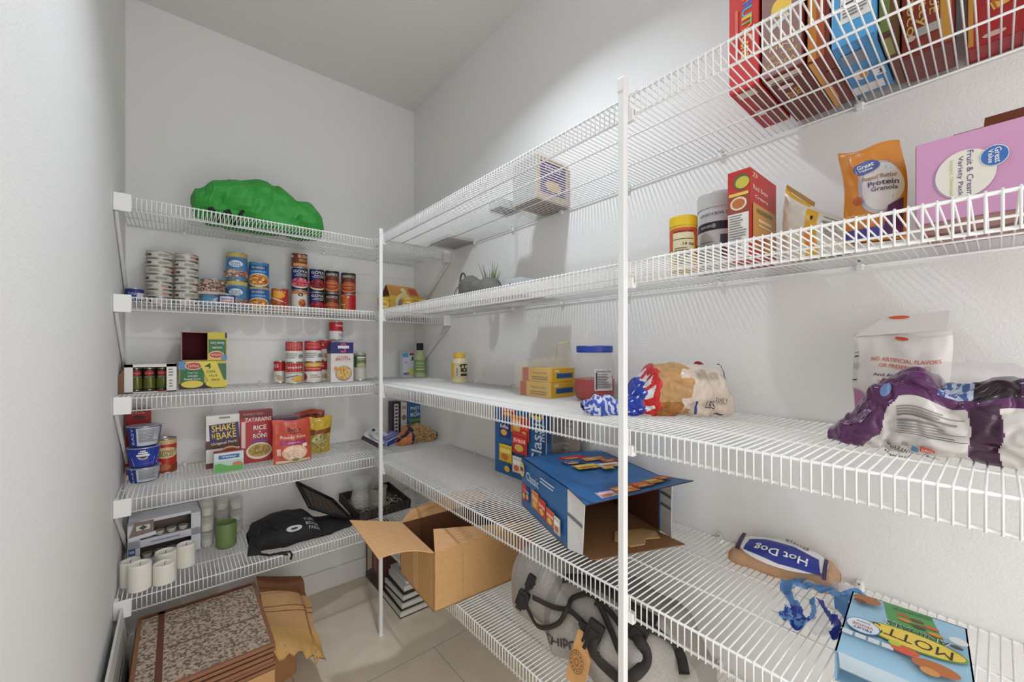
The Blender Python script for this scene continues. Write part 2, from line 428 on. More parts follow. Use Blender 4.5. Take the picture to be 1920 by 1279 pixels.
def rnoise(x, y, z=0, s=1): return noise.noise(Vector((x*s, y*s, z*s)))
def ridge(x, y, z=0, s=1): return 1-2*abs(noise.noise(Vector((x*s, y*s, z*s))))
def interp(tab, f):
    for i in range(len(tab)-1):
        if f <= tab[i+1][0]:
            t = (f-tab[i][0])/max(1e-6, tab[i+1][0]-tab[i][0]); t = t*t*(3-2*t)
            return [p+(q-p)*t for p, q in zip(tab[i][1:], tab[i+1][1:])]
    return list(tab[-1][1:])
class Lump:
    """soft body along local x: table rows (f, height, front half depth, back half depth, z lift)"""
    def __init__(s, L, tab, amp=.006, sc=18, seed=0, sq=.75, fold=0, crease=0, csc=9):
        s.crease, s.csc = crease, csc
        s.L, s.tab, s.amp, s.sc, s.seed, s.sq, s.fold = L, tab, amp, sc, seed, sq, fold
    def p(s, f, g, off=0):
        """g 0..1 round the section: 0 bottom, .25 front, .5 top, .75 back"""
        h, df, db, lift = interp(s.tab, f); an = 2*PI*g
        c, q = -math.cos(an), math.sin(an)
        pw = lambda x: math.copysign(abs(x)**s.sq, x)
        y = -pw(q)*(df if q > 0 else db); z = lift+h/2*(1+pw(c)); x = s.L*f
        n = ridge(x, y, z+s.seed, s.sc)*s.amp+rnoise(x, y, z+s.seed*2, s.sc*2.3)*s.amp*.5
        if s.crease:
            for k_, a_ in ((1, 1), (2.1, .5)):
                q_ = noise.noise(Vector((x*s.csc*k_+s.seed, y*s.csc*k_*.8, z*s.csc*k_*1.3)))
                n -= s.crease*a_*(max(0, 1-abs(q_)*4.5)**1.3-.35)
        if s.fold: n += s.fold*math.sin(x*160+6*rnoise(y, z, s.seed, 9))*.5
        edge = min(1, 8*min(f, 1-f)+.15); n *= edge
        N = Vector((0, -q*max(h, .01), c*max(df+db, .01)/2)).normalized()
        k = n+off
        P_ = Vector((x, y, z))+N*k
        if not off: P_.z = max(P_.z, .0006)
        return P_
    def mesh(s, mb, colfn, nf=60, ng=48, smooth=True): mb.grid(lambda a, b: s.p(b, a), ng, nf, (lambda a, b: colfn(b, a)) if callable(colfn) else colfn, smooth)
    def patch(s, f0, f1, g0, g1):
        """mapping for art: a along +x, b from g0 (low) to g1 (high)"""
        return lambda a, b, q: s.p(f0+(f1-f0)*a, g0+(g1-g0)*b, .0012+q)
def pouch(name, label, cat, loc, rz, w, h, t, col, shapes, tilt=(0, 0), backcol=None, rough=.35, seed=0, shear=0, group=None, colfn=None, parts=True):
    """stand-up bag: flat sealed top, full belly"""
    root = thing(name, label, cat, loc, rz, group); root.rotation_euler = (tilt[0], tilt[1], rz)
    def fr(sg):
        def fn(a, b, q):
            u, v = a/w, b/h
            bul = (max(0, math.sin(PI*min(1, max(0, u))))**.55)*(max(0, math.sin(PI*min(1, .12+v*.86)))**.6)
            wr = rnoise(u*5, v*5, seed, 1)*.12*t+ridge(u*3, v*2.4, seed+5, 1.3)*.08*t
            y = sg*(t/2*bul+(wr*min(1, bul*2)))
            return (a-w/2+shear*v*v+.012*w*math.sin(v*9+seed), y+(sg*q)+.006*math.sin(u*6+seed)*v, b+.004*math.sin(u*7+seed)*v)
        return fn
    b = MB()
    f1, f2 = fr(-1), fr(1)
    cm = M(col, rough, 0, 'foil')
    b.grid(lambda i, j: f1(i*w, j*h, 0), 26, 34, colfn or cm); b.grid(lambda i, j: f2((1-i)*w, j*h, 0), 26, 34, M(backcol or col, rough, 0, 'foil'))
    art(b, f1, w, h, shapes, .0012, rough, .0004, 14, 10)
    body = b.build('bag_body', root)
    s = MB(); s.grid(lambda i, j: Vector(f1(i*w, h*(.995+.05*j), 0))+Vector((0, .001, 0)), 26, 3, M(col, rough, 0, 'foil')); s.build('top_seal', body)
    return root

# ------------------------------------------------------------------ back wall, topmost shelf
def green_bag():
    y = 2.04; z = BZ[0]+.0025; x0, x1 = at_y(357, y), at_y(606, y)
    t = thing('tote_bag', 'crumpled bright green cloth bag lying on the topmost back shelf', 'bag', (x0, y, z))
    T = lambda v, u: zof(v, at_y(u, y), y)-z
    tab = [(0, .02, .01, .01, .07), (.035, T(352, 368)*.8, .07, .06, .02), (.16, T(346, 395), .09, .09, 0), (.35, T(342, 440), .10, .11, 0), (.52, T(338, 485), .10, .11, 0),
           (.60, T(352, 500), .10, .10, 0), (.72, T(374, 530), .095, .09, 0), (.86, T(389, 565), .08, .08, .0), (.96, T(402, 600)*.9, .05, .05, .005), (1, .02, .01, .01, .04)]
    L = Lump(x1-x0, tab, .012, 7, 3.3, .85, crease=.022, csc=4.5)
    g = M((50, 152, 58), .6); b = MB(); L.mesh(b, g, 36, 28, False); b.build('bag_cloth', t)
    b = MB(); k = M((20, 22, 20), .7)
    pts = [L.p(.10+.24*i/16, .13+.05*math.sin(i*.9), .004) for i in range(17)]
    b.tube(pts, .006, k, 6); b.build('strap', t)
green_bag()

# ------------------------------------------------------------------ back wall, second shelf: cans
Z2 = BZ[1]+.0022; YC = 2.186
def tuna(seed):
    r = random.Random(seed); x = .2+.5*r.random()
    return [('r', .5, .5, 1.0, .72, (214, 208, 196))]+bars(x, .5, .35, .5, 4, (110, 120, 90), seed)+[('r', (x+.35) % .9, .5, .16, .45, (200, 150, 130)), ('r', (x+.5) % .9, .45, .12, .35, (60, 60, 60))]
def tuna_stack(ul, ur, vt, which):
    cx, R = cyl_px(ul, ur, YC); zt = zof(vt, cx, YC-R); n = 7; h = (zt-Z2)/n
    nm = ['bottom', 'second from bottom', 'third from bottom', 'middle', 'third from top', 'second from top', 'top']
    nm = ['lowest', 'second', 'third', 'fourth', 'fifth', 'sixth', 'topmost']
    for i in range(n):
        can('tuna_can', '%s flat pale can counting upwards in the %s tall pile at the left end' % (nm[i], which), cx, YC, Z2+i*h, R, h-.0006, tuna(i+int(ul)), (205, 200, 190), group='flat pale cans in two tall piles')
tuna_stack(272.5, 324.5, 470, 'left'); tuna_stack(326, 373, 475, 'right')
cx, R = cyl_px(233.5, 271, 2.11)
can('tuna_can', 'single flat navy can left of the tall pale piles', cx, 2.11, Z2, R, zof(539, cx, 2.07)-Z2, [('r', .5, .5, 1, .9, (34, 42, 110)), ('r', .75, .45, .35, .5, (210, 205, 215)), ('r', .9, .4, .12, .4, (190, 60, 60)), ('t', 'TUNA', .42, .6, .3, .25, (170, 180, 230))], NV)
def gv(img, up=False):
    cols = [(196, 152, 122), (222, 186, 160), (168, 110, 90)] if img == 'bean' else [(232, 160, 60), (220, 130, 40)]
    s = [('r', .5, .93, 1, .14, (214, 186, 80)), ('e', .45, .62, .55, .40, (70, 110, 160)), ('e', .47, .60, .44, .26, (214, 226, 236)), ('t', 'Great', .45, .64, .3, .09, (80, 110, 160)), ('t', 'Value', .47, .55, .3, .08, (80, 110, 160))]+specks(.45, .2, .8, .3, 40, cols, .10, 4)
    return [(q[0],)+((q[1], 1-q[2], 1-q[3])+tuple(q[4:]) if q[0] == 't' else (1-q[1], 1-q[2])+tuple(q[3:])) for q in s] if up else s
BL = (84, 138, 184)
stack_b([('lower blue bean can with yellow top band, fourth pile of the shelf', 1.02, gv('bean'), BL), ('upper blue bean can with yellow top band, fourth pile of the shelf', 1, gv('bean'), BL)], 423, 464.5, 473, YC, Z2)
can_b('tall can with beans printed upside down, right of the pale piles', 376, 421, 523, YC, Z2, [('r', .5, .78, 1, .44, (150, 110, 90))]+specks(.5, .78, 1, .4, 70, [(226, 200, 180), (170, 120, 100), (205, 170, 150)], .09, 9, False)+[('r', .5, .5, 1, .1, (220, 200, 180)), ('e', .7, .22, .4, .3, (200, 215, 230)), ('t', 'Great', .7, .22, .28, .1, (70, 100, 160), 180)], (110, 160, 200))
cx, R = cyl_px(408, 443, 2.06)
can('tuna_can', 'small navy and white can in front of the blue bean cans', cx, 2.06, Z2, R, zof(551, cx, 2.02)-Z2, [('r', .5, .5, .55, .7, (214, 210, 214)), ('t', 'BEANS', .5, .6, .4, .2, NV), ('r', .5, .3, .4, .25, (200, 120, 100)), ('r', .93, .5, .14, .8, (225, 225, 225))], NV)
def soup(gold=True):
    return [('r', .5, .96, 1, .08, (220, 180, 70) if gold else (90, 150, 190)), ('r', .47, .78, .52, .15, (24, 40, 90)), ('t', 'PROGRESSO', .47, .78, .44, .10, (226, 230, 240)), ('t', 'traditional', .45, .62, .5, .06, (200, 225, 240)), ('e', .48, .24, .8, .58, (225, 215, 195)), ('e', .48, .24, .7, .48, (206, 130, 44))]+specks(.48, .24, .6, .36, 26, [(236, 190, 90), (190, 90, 30), (250, 220, 150)], .09, 5)
stack_b([('lower blue soup can with yellow rim, beside the bean cans', 1, soup(), (40, 120, 190)), ('upper blue soup can showing a bowl of noodles', 1.02, soup(False), (40, 120, 190))], 466, 505, 491, YC, Z2)
can_b('single red and orange can between the blue soup pile and navy bean pile', 508.5, 541, 540.5, YC, Z2, [('r', .25, .5, .5, 1, (206, 110, 50)), ('r', .8, .5, .4, 1, (190, 48, 44)), ('e', .45, .72, .5, .3, (240, 170, 50)), ('r', .4, .5, .7, .06, (240, 225, 200), -20), ('t', 'PASTA', .5, .86, .5, .1, (250, 220, 120))]+specks(.45, .25, .7, .4, 24, [(240, 190, 110), (200, 120, 60), (170, 60, 40)], .1, 8), (192, 60, 40))
def goya(cols):
    return [('r', .8, .5, .45, 1, (18, 20, 40)), ('t', 'GOYA', .56, .86, .62, .13, W3), ('t', 'Dark Red', .62, .73, .45, .06, W3), ('t', 'Kidney Beans', .58, .65, .55, .06, W3), ('e', .55, .30, .85, .48, (236, 214, 170)), ('e', .55, .34, .8, .42, cols[0])]+specks(.55, .34, .72, .36, 44, cols, .085, 6)
def wich():
    return [('r', .5, .9, 1, .2, (34, 20, 18)), ('t', 'MANWICH', .5, .84, .56, .13, W3), ('e', .5, .3, .85, .52, (214, 140, 90)), ('e', .5, .32, .74, .44, (170, 70, 34)), ('e', .5, .36, .6, .26, (200, 110, 60)), ('r', .5, .34, .5, .05, (130, 50, 26))]
stack_b([('white can with orange lid band, lowest of the three-can pile', 1, [('r', .5, .93, 1, .14, (214, 130, 80)), ('e', .55, .82, .2, .16, (60, 40, 40)), ('t', 'B', .55, .82, .07, .08, W3), ('e', .62, .42, .3, .40, (200, 100, 50))]+specks(.62, .42, .22, .3, 14, [(230, 150, 80), (160, 60, 30)], .07, 2), (224, 220, 212)),
         ('navy bean can showing pink beans, middle of the three-can pile', 1.02, goya([(214, 92, 110), (232, 140, 150), (190, 60, 84)]), (28, 38, 110)),
         ('small brown can at the top of the three-can pile', .66, [('t', 'BUSHS', .7, .8, .5, .22, (240, 225, 190)), ('t', 'BEST', .7, .5, .4, .2, (220, 180, 80)), ('r', .6, .15, .7, .22, (214, 160, 100)), ('e', .2, .8, .12, .2, W3)], (130, 56, 34))], 545.5, 577, 474, YC, Z2)
stack_b([('lower navy bean can left of the two-can brown pile', .9, goya([(170, 34, 40), (196, 60, 56), (140, 24, 30)]), (28, 38, 110)), ('upper navy bean can showing dark red beans', 1, goya([(150, 30, 40), (180, 54, 56), (110, 22, 30)]), (28, 38, 110))], 579.5, 608, 504, YC, Z2)
stack_b([('lower brown sauce can right of the navy bean cans', .93, wich(), (110, 50, 32)), ('upper brown sauce can right of the navy bean cans', 1, wich(), (110, 50, 32))], 608.5, 636, 507, YC, Z2)
stack_b([('red can with orange spots under the rightmost brown sauce can', .95, [('r', .25, .5, .5, 1, (206, 110, 50)), ('r', .78, .5, .45, 1, (196, 30, 36))]+specks(.25, .5, .5, 1, 14, [(240, 220, 190), (240, 180, 90)], .1, 12, False), (196, 30, 36)), ('rightmost brown sauce can, standing on a red can', 1, wich(), (110, 50, 32))], 639, 667.5, 511, YC, Z2)
# the yellow cheese cups in the corner
zc = Z2
def house_box():
    y = 2.06; x0, x1 = at_y(731, y), at_y(794, y)
    h = zof(531, x0, y)-zc; hw = h*.62; w = x1-x0; d = .11
    t = thing('gable_carton', 'yellow and red gable-topped carton with open end in the shelf corner', 'carton', (x0, y, zc), math.radians(6))
    b = MB(); c = M((226, 186, 84), .5)
    b.box(.0, 0, 0, w, d, hw, c)
    fn, W, H = facemap('front', w, d, hw)
    art(b, fn, W, H, [('e', .42, .7, .5, 1.0, (240, 225, 160)), ('e', .42, .62, .36, .7, (150, 150, 170)), ('r', .5, .12, 1, .24, (200, 70, 40)), ('r', .86, .5, .2, .4, (206, 90, 40)), ('p', [(.62, .2), (.98, .2), (.98, .6)], (206, 90, 40))], nseg=6)
    fn, W, H = facemap('left', w, d, hw); art(b, fn, W, H, [('r', .5, .5, .6, .7, (170, 110, 60)), ('r', .3, .5, .15, .7, (236, 214, 130))], nseg=1)
    b.build('carton_body', t)
    b = MB(); b.slab([(0, 0, hw), (w, 0, hw), (w*.97, d*.5, h), (0.01, d*.5, h)], (0, .002, .001), M((220, 176, 96), .5))
    fnr = lambda a, q, s: (a, q*d*.5-.0, hw+q*(h-hw)+.0015+s)
    art(b, fnr, w, 1, [('r', .5, .5, .9, .8, (214, 150, 80)), ('e', .5, .5, .16, .6, (240, 220, 170)), ('r', .8, .5, .25, .6, (190, 90, 60))], nseg=1)
    b.slab([(0.01, d*.5, h), (w*.97, d*.5, h), (w, d, hw), (0, d, hw)], (0, .002, .001), M((220, 176, 96), .5)); b.build('roof_flap', t)
    b = MB(); b.slab([(0.004, .004, hw), (.004, d-.004, hw), (.004, d*.5, h-.006)], (.004, 0, 0), M((92, 52, 30), .8)); b.build('open_end', t)
house_box()
def cup(label, ul, ur, vt, y, green=False):
    cx, R = cyl_px(ul, ur, y); h = zof(vt, cx, y-R)-zc
    t = thing('food_cup', label, 'cup', (cx, y, zc), 0, 'small yellow cups in the shelf corner')
    b = MB(); b.lathe([(.001, 0), (R*.8, 0), (R*.95, h*.93)], M((224, 170, 60), .4), n=28)
    ph = math.atan2(-y, -cx); W = PI*R; fn = lambda a, q, s: ((R*(.8+.15*q/h)+s+.0004)*math.cos(ph+(a-W/2)/R), (R*(.8+.15*q/h)+s+.0004)*math.sin(ph+(a-W/2)/R), q)
    art(b, fn, W, h, [('e', .5, .6, .6, .4, (240, 214, 120)), ('t', 'mac', .5, .62, .35, .18, (180, 50, 30)), ('r', .5, .2, 1, .3, (90, 130, 50) if green else (190, 70, 40))]); b.build('cup_body', t)
    b = MB(); b.lathe([(R*.94, h*.92), (R, h*.93), (R, h), (.001, h)], M((232, 196, 90), .4), n=28); b.build('lid', t)
cup('small yellow cup with green base left of the gable carton, behind the corner post', 707, 733, 558, 2.03, True)
cup('small yellow cup in front of the gable carton, in its middle', 752, 778, 559, 1.995)
cup('small yellow cup at the right foot of the gable carton', 779, 801, 562, 2.02)
cup('larger yellow tub at the far right of the corner cups', 803, 828, 552, 2.10)

# ------------------------------------------------------------------ back wall, third shelf
Z3 = BZ[2]+.0022
DM = [('r', .5, .62, .9, .75, (40, 106, 54)), ('r', .5, .14, 1, .3, (226, 200, 60)), ('e', .5, .80, .62, .30, (236, 214, 170)), ('e', .5, .80, .56, .24, (186, 60, 44)), ('t', 'Del Mont', .5, .8, .4, .09, (240, 220, 190))]
def green_label(t1, t2): return DM+[('t', t1, .5, .55, .5, .08, W3), ('t', t2, .5, .44, .6, .10, (236, 230, 180))]
def window_carton():
    yf = 2.01; x0, x1 = XL+.015, at_y(331, yf); w = x1-x0; h = zof(683, (x0+x1)/2, yf)-Z3; d = .15
    t = thing('window_carton', 'white torn-open carton with green bean cans inside, left end of third shelf', 'carton', (x0, yf, Z3))
    c = M((228, 224, 216), .6); br = M((130, 96, 66), .8, 0, 'card'); b = MB()
    b.box(0, .001, 0, w, d, .002, br); b.box(0, .001, h-.002, w, d, h, c); b.box(0, d-.002, 0, w, d, h, br); b.box(0, 0, 0, .002, d, h, br); b.box(w-.002, 0, 0, w, d, h, c)
    for r in ((0, 0, .03*w/.19, h), (w*.80, 0, w, h), (0, h*.90, w, h), (0, 0, w, h*.035)): b.box(r[0], -.001, r[1], r[2], .001, r[3], c)
    fn = lambda a, q, s: (a, -.0012-s, q)
    art(b, fn, w, h, bars(.90, .7, .12, .3, 3, (120, 120, 120), 3)+bars(.90, .3, .1, .3, 3, (130, 130, 130), 4)+[('r', .72, .03, .2, .03, (196, 50, 50))], nseg=1)
    b.build('carton_body', t)
    b = MB(); b.slab([(-.002, 0, 0), (-.014, -.02, 0), (-.014, -.02, h*.6), (-.002, 0, h*.85)], (.001, 0, 0), br); b.build('torn_flap', t)
    sp = (w*.78)/3.0
    for i in range(3):
        R = .034; sh = [('e', .5, .80, .62, .30, (186, 44, 44)), ('t', 'Del', .5, .8, .4, .09, (240, 200, 170)), ('r', .5, .3, .8, .5, (110, 120, 50)), ('p', [(.1, .05), (.35, .6), (.45, .6), (.25, .05)], (150, 160, 80)), ('p', [(.6, .05), (.5, .6), (.6, .6), (.9, .05)], (170, 170, 90)), ('t', 'GREEN BEANS', .5, .62, .6, .07, (200, 200, 170))]
        can('food_can', ['left', 'middle', 'right'][i]+' green bean can inside the white window carton', x0+w*.05+sp*(i+.52), yf+.075, Z3+.003, min(R, sp*.48), h*.82, sh, (30, 56, 34), group='cans inside the white carton')
window_carton()
def value_pack():
    yf = 2.08; x0, x1 = at_y(335.5, yf), at_y(424, yf); w = x1-x0; h = zof(677, (x0+x1)/2, yf)-Z3; d = .14
    a = [('r', .5, .1, 1, .2, K3), ('r', .27, .55, .5, .75, (60, 110, 70)), ('r', .06, .85, .14, .3, (90, 140, 190)), ('e', .30, .83, .36, .30, (236, 214, 170)), ('e', .30, .83, .32, .24, (186, 60, 44)), ('t', 'Del Monte', .30, .83, .22, .09, (240, 225, 200)),
         ('r', .28, .47, .4, .36, (30, 110, 54)), ('t', 'Fresh Cut', .28, .58, .2, .05, W3), ('t', 'GOLDEN', .28, .46, .2, .06, W3), ('t', 'Sweet Corn', .27, .36, .34, .07, W3), ('e', .27, .17, .46, .26, (236, 212, 80)), ('e', .8, .17, .5, .3, (236, 212, 80)),
         ('r', .88, .6, .24, .6, (50, 104, 64)), ('p', [(.40, .99), (.78, .99), (1.0, .06), (.995, .02), (.68, .02)], (228, 206, 74)),
         ('t', '4', .60, .82, .15, .2, (30, 84, 44)), ('t', 'CAN', .66, .61, .19, .10, (40, 84, 44)), ('t', 'VALUE', .71, .46, .19, .08, (70, 84, 40)), ('t', 'PACK', .77, .30, .18, .08, (60, 80, 40))]
    box('can_multipack', 'green and yellow multipack carton with a big slanted yellow 4 can band', 'carton', (x0, yf, Z3), 0, w, d, h, (200, 186, 70), {'front': a})
    z2 = Z3+h+.001; h2 = zof(623, (x0+x1)/2, yf)-z2; xa, xb = at_y(340, yf), at_y(425.5, yf); w = xb-xa
    t = thing('open_multipack', 'upside-down open multipack with dark red inside, on the four can pack', 'carton', (xa, yf, z2))
    b = MB(); R_ = M((92, 16, 20), .8); o = M((200, 150, 130), .6); wd = w*.56
    b.box(0, 0, 0, wd, .0015, .003, o); b.box(0, 0, 0, .002, d, h2, o); b.box(0, 0, h2-.002, wd, d, h2, o); b.box(0, d-.002, 0, w, d, h2, R_); b.box(.002, .002, 0, wd, d-.002, .002, R_); b.box(.0021, .002, .002, .003, d-.002, h2-.002, R_); b.box(.003, .003, h2-.004, wd, d-.003, h2-.002, R_)
    b.box(wd, 0, 0, w, d-.002, h2, M((210, 186, 60), .5))
    fn = lambda a_, q, s: (wd+a_, -.0004-s, q); W2 = w-wd
    art(b, fn, W2, h2, [('r', .95, .9, .1, .2, K3), ('r', .5, .45, .9, .6, (40, 106, 54)), ('e', .45, .2, .8, .28, (236, 214, 170)), ('e', .45, .2, .72, .22, (190, 70, 50)), ('t', 'Del Monte', .45, .2, .55, .08, (240, 225, 200), 180), ('t', 'Sweet Corn', .5, .62, .7, .08, W3, 180), ('t', 'GOLDEN', .5, .46, .5, .06, W3, 180), ('r', .85, .1, .3, .16, (90, 140, 190))], nseg=1)
    b.box(wd-.001, .002, .003, wd, d-.002, h2-.002, K3 and BLACK)
    b.build('carton_body', t)
value_pack()
def camp(kind=0):
    s = [('r', .5, .78, 1, .46, (190, 28, 34))]
    if kind == 0: s += [('t', 'Campbells', .5, .78, .7, .15, W3), ('r', .5, .5, 1, .05, (200, 180, 120)), ('e', .7, .2, .6, .35, (226, 180, 90)), ('r', .4, .32, .5, .06, (120, 140, 170), 12)]
    elif kind == 1: s += bars(.5, .8, .7, .3, 4, (214, 120, 120), 5)+bars(.4, .3, .5, .3, 3, (150, 150, 150), 6)+barcode(.75, .28, .2, .2)
    elif kind == 2: s += [('t', 'G', .3, .8, .25, .18, W3), ('t', 'soup', .4, .3, .3, .1, (130, 120, 120)), ('e', .5, .2, .3, .2, (210, 170, 120))]
    else: s += [('r', .5, .88, .85, .2, (226, 190, 90)), ('r', .5, .68, .85, .22, (196, 50, 44)), ('t', 'Chunky', .5, .68, .6, .12, (240, 210, 190)), ('e', .12, .25, .3, .35, (170, 60, 44))]+bars(.6, .3, .4, .2, 2, (170, 150, 150), 8)
    return s
WH = (232, 228, 222)
YS = 2.13
can_b('leftmost red and white soup can, half behind its neighbour', 513, 536, 677, 2.20, Z3, camp(2), WH, ribs=False)
stack_b([('lower left red and white soup can with script lettering', 1, camp(0), WH), ('upper left red and white soup can with small print', 1, camp(1), WH)], 534.5, 568, 640, YS, Z3)
stack_b([('red and white soup can with yellow band, at the foot of the second pile', 1, camp(3), WH), ('upper soup can of the second red and white pile', 1, camp(1), WH)], 570.5, 604, 639, YS, Z3)
stack_b([('lower red and white can squeezed between soup piles and broth carton', 1, camp(2), WH), ('upper red and white can squeezed between soup piles and broth carton', 1, camp(2), WH)], 597, 622, 637, 2.20, Z3)
yb = 2.05
bx('broth_carton', 'white and navy broth carton with a bowl of soup, right of the soup cans', 'carton', 620.5, 662.5, 642, yb, Z3, .065, (228, 222, 216),
   {'front': [('r', .5, .86, 1, .28, (44, 40, 110)), ('t', 'S', .55, .86, .26, .24, (210, 80, 110)), ('r', .55, .88, .5, .07, (226, 220, 236)), ('t', 'CHICKEN', .52, .64, .5, .045, (204, 110, 90)), ('t', 'BROTH', .52, .575, .62, .07, (196, 80, 60)), ('e', .56, .22, .74, .38, (150, 140, 140)), ('e', .56, .23, .66, .34, (226, 186, 100)), ('e', .2, .35, .14, .1, (226, 150, 80))]+specks(.56, .23, .55, .26, 26, [(240, 214, 150), (206, 150, 60)], .07, 4),
    'left': [('r', .5, .86, 1, .28, (34, 30, 84))]})
zb = zof(642, at_y(641, yb), yb)+.001
can_b('green vegetable can right of the broth carton', 663.5, 686.5, 662, 2.12, Z3, [('r', .5, .72, 1, .5, (110, 128, 84)), ('r', .15, .7, .3, .4, (40, 90, 50)), ('e', .6, .55, .6, .2, (190, 190, 150)), ('r', .6, .85, .5, .06, W3), ('t', 'beans', .6, .78, .4, .06, W3)], (220, 220, 206))
cx, R = cyl_px(616.5, 643.5, 2.19)
can('food_can', 'red and white soup can standing alone on top of the piled soup cans', cx, 2.19, zof(637.5, cx, 2.19-R)+.0005, R*.98, .094, [('r', .5, .74, 1, .52, (190, 28, 34)), ('t', 'Campbell', .75, .8, .55, .16, W3), ('e', .95, .5, .2, .2, (140, 30, 30))]+bars(.8, .25, .35, .2, 2, (150, 150, 150), 6), WH)
# corner carton and bottle
yc = 2.13
bx('small_carton', 'small pale blue and white carton behind the green bottle', 'carton', 755.5, 776, 661, yc, Z3, .05, (206, 210, 220), {'front': [('r', .25, .9, .55, .18, (90, 160, 200)), ('r', .8, .93, .4, .1, (150, 60, 60)), ('t', 'J', .8, .75, .3, .16, (30, 34, 50)), ('t', 'Jell', .25, .6, .3, .12, (150, 160, 190)), ('e', .75, .22, .45, .28, (206, 206, 90)), ('r', .3, .15, .5, .1, (120, 130, 180))]})
def bottle():
    y = 2.10; cx, R = cyl_px(776.5, 798, y); h = zof(643.5, cx, y)-Z3
    t = thing('dressing_bottle', 'pale green bottle with black cap in the shelf corner', 'bottle', (cx, y, Z3))
    b = MB(); g = M((176, 186, 140), .25); b.lathe([(.001, 0), (R*.95, 0), (R, .006), (R, h*.55), (R*.85, h*.66), (R*.5, h*.76), (R*.45, h*.84)], g, n=28)
    ph = math.atan2(-y, -cx); W = PI*R; RR_ = R*1.01
    art(b, lambda a, q, s: ((RR_+s)*math.cos(ph+(a-W/2)/RR_), (RR_+s)*math.sin(ph+(a-W/2)/RR_), q), W, h, [('r', .5, .33, 1, .36, (130, 160, 90)), ('t', 'Caesar', .55, .42, .5, .05, W3), ('t', 'dressing', .55, .33, .6, .04, W3), ('r', .55, .24, .5, .03, (220, 230, 200))]); b.build('bottle_body', t)
    b = MB(); b.lathe([(R*.55, h*.80), (R*.62, h*.81), (R*.62, h*.99), (R*.58, h), (.001, h)], BLACK, n=24); b.build('cap', t)
bottle()

# ------------------------------------------------------------------ back wall, fourth shelf
Z4 = BZ[3]+.0022
def noodle_bowl(i, lab):
    cx, R = cyl_px(224.5, 292, 2.075); R = min(R, .056); cx = max(cx, XL+R+.015); y = 2.075
    tops = [840+38, 840, 800]; z0 = Z4 if i == 0 else zof(tops[i-1], cx, y-R)+.001; h = zof(tops[i], cx, y-R)-z0-.001
    t = thing('noodle_bowl', lab, 'bowl', (cx, y, z0), 0, 'instant noodle bowls stacked by the left wall')
    b = MB(); rb = R*.78; prof = lambda q: rb+(R*.97-rb)*q/h
    b.lathe([(.001, 0), (rb*.95, 0), (rb, .003), (R*.97, h-.004), (R, h-.003), (R, h-.001)], M((40, 60, 150), .4), n=36)
    ph = math.atan2(-y, -cx); W = PI*R
    fn = lambda a, q, s: ((prof(q)+s+.0003)*math.cos(ph+(a-W/2)/R), (prof(q)+s+.0003)*math.sin(ph+(a-W/2)/R), q)
    if i != 1: sh = [('r', .5, .5, 1, .92, (38, 58, 150)), ('r', .62, .5, .55, .86, (206, 208, 212))]+bars(.62, .55, .45, .65, 9, (120, 124, 134), 11+i)+[('r', .78, .7, .16, .3, (180, 182, 190)), ('t', 'EASY', .27, .55, .4, .12, (200, 210, 240), 90), ('r', .93, .5, .1, .9, (70, 76, 140))]
    else: sh = [('r', .5, .5, 1, .92, (36, 66, 170)), ('p', [(.22, .5), (.74, .5), (.7, .06), (.27, .06)], (232, 170, 50)), ('e', .48, .5, .2, .2, (230, 200, 120)), ('e', .48, .56, .16, .2, (36, 50, 140)), ('r', .48, .62, .26, .1, W3), ('r', .48, .74, .18, .08, W3), ('r', .48, .84, .1, .06, W3), ('t', 'MAC', .84, .5, .35, .14, (190, 160, 220), 80), ('t', 'cheese', .58, .2, .2, .06, (200, 100, 40))]
    art(b, fn, W, h, sh); b.build('bowl_cup', t)
    b = MB(); b.lathe([(R*.99, h-.003), (R*1.02, h-.0025), (R*1.02, h), (.001, h+.0005)], M((188, 192, 204), .3, .5), n=36)
    if i == 2: b.slab([(R*.9, -.012, h), (R*1.32, -.006, h-.002), (R*1.32, .006, h-.002), (R*.9, .012, h)], (0, 0, .0008), M((188, 192, 204), .3, .5))
    b.build('foil_lid', t)
for i, l in enumerate(['blue and white noodle bowl at the bottom of the three-bowl stack', 'royal blue noodle bowl with yellow panel, middle of the three-bowl stack', 'noodle bowl on top of the three-bowl stack, with its foil lid showing']): noodle_bowl(i, l)
bx('dry_food_carton', 'red carton standing behind the stacked noodle bowls', 'carton', 236, 283, 768, 2.20, Z4, .04, (178, 26, 28), {'front': [('e', .5, .88, .5, .06, (90, 30, 24)), ('t', 'rice', .5, .95, .5, .03, (220, 180, 170))]})
can_b('red tomato can with gold rim beside the noodle bowls', 290, 332, 824, 2.17, Z4, [('r', .5, .93, 1, .14, (220, 196, 130)), ('e', .5, .60, .85, .34, (226, 206, 150)), ('t', 'Manwich', .5, .66, .7, .13, (130, 40, 30)), ('t', 'BOLD', .5, .54, .45, .10, (90, 90, 40)), ('r', .5, .12, 1, .24, (150, 60, 30)), ('e', .4, .16, .5, .2, (200, 110, 60))], (196, 50, 40))
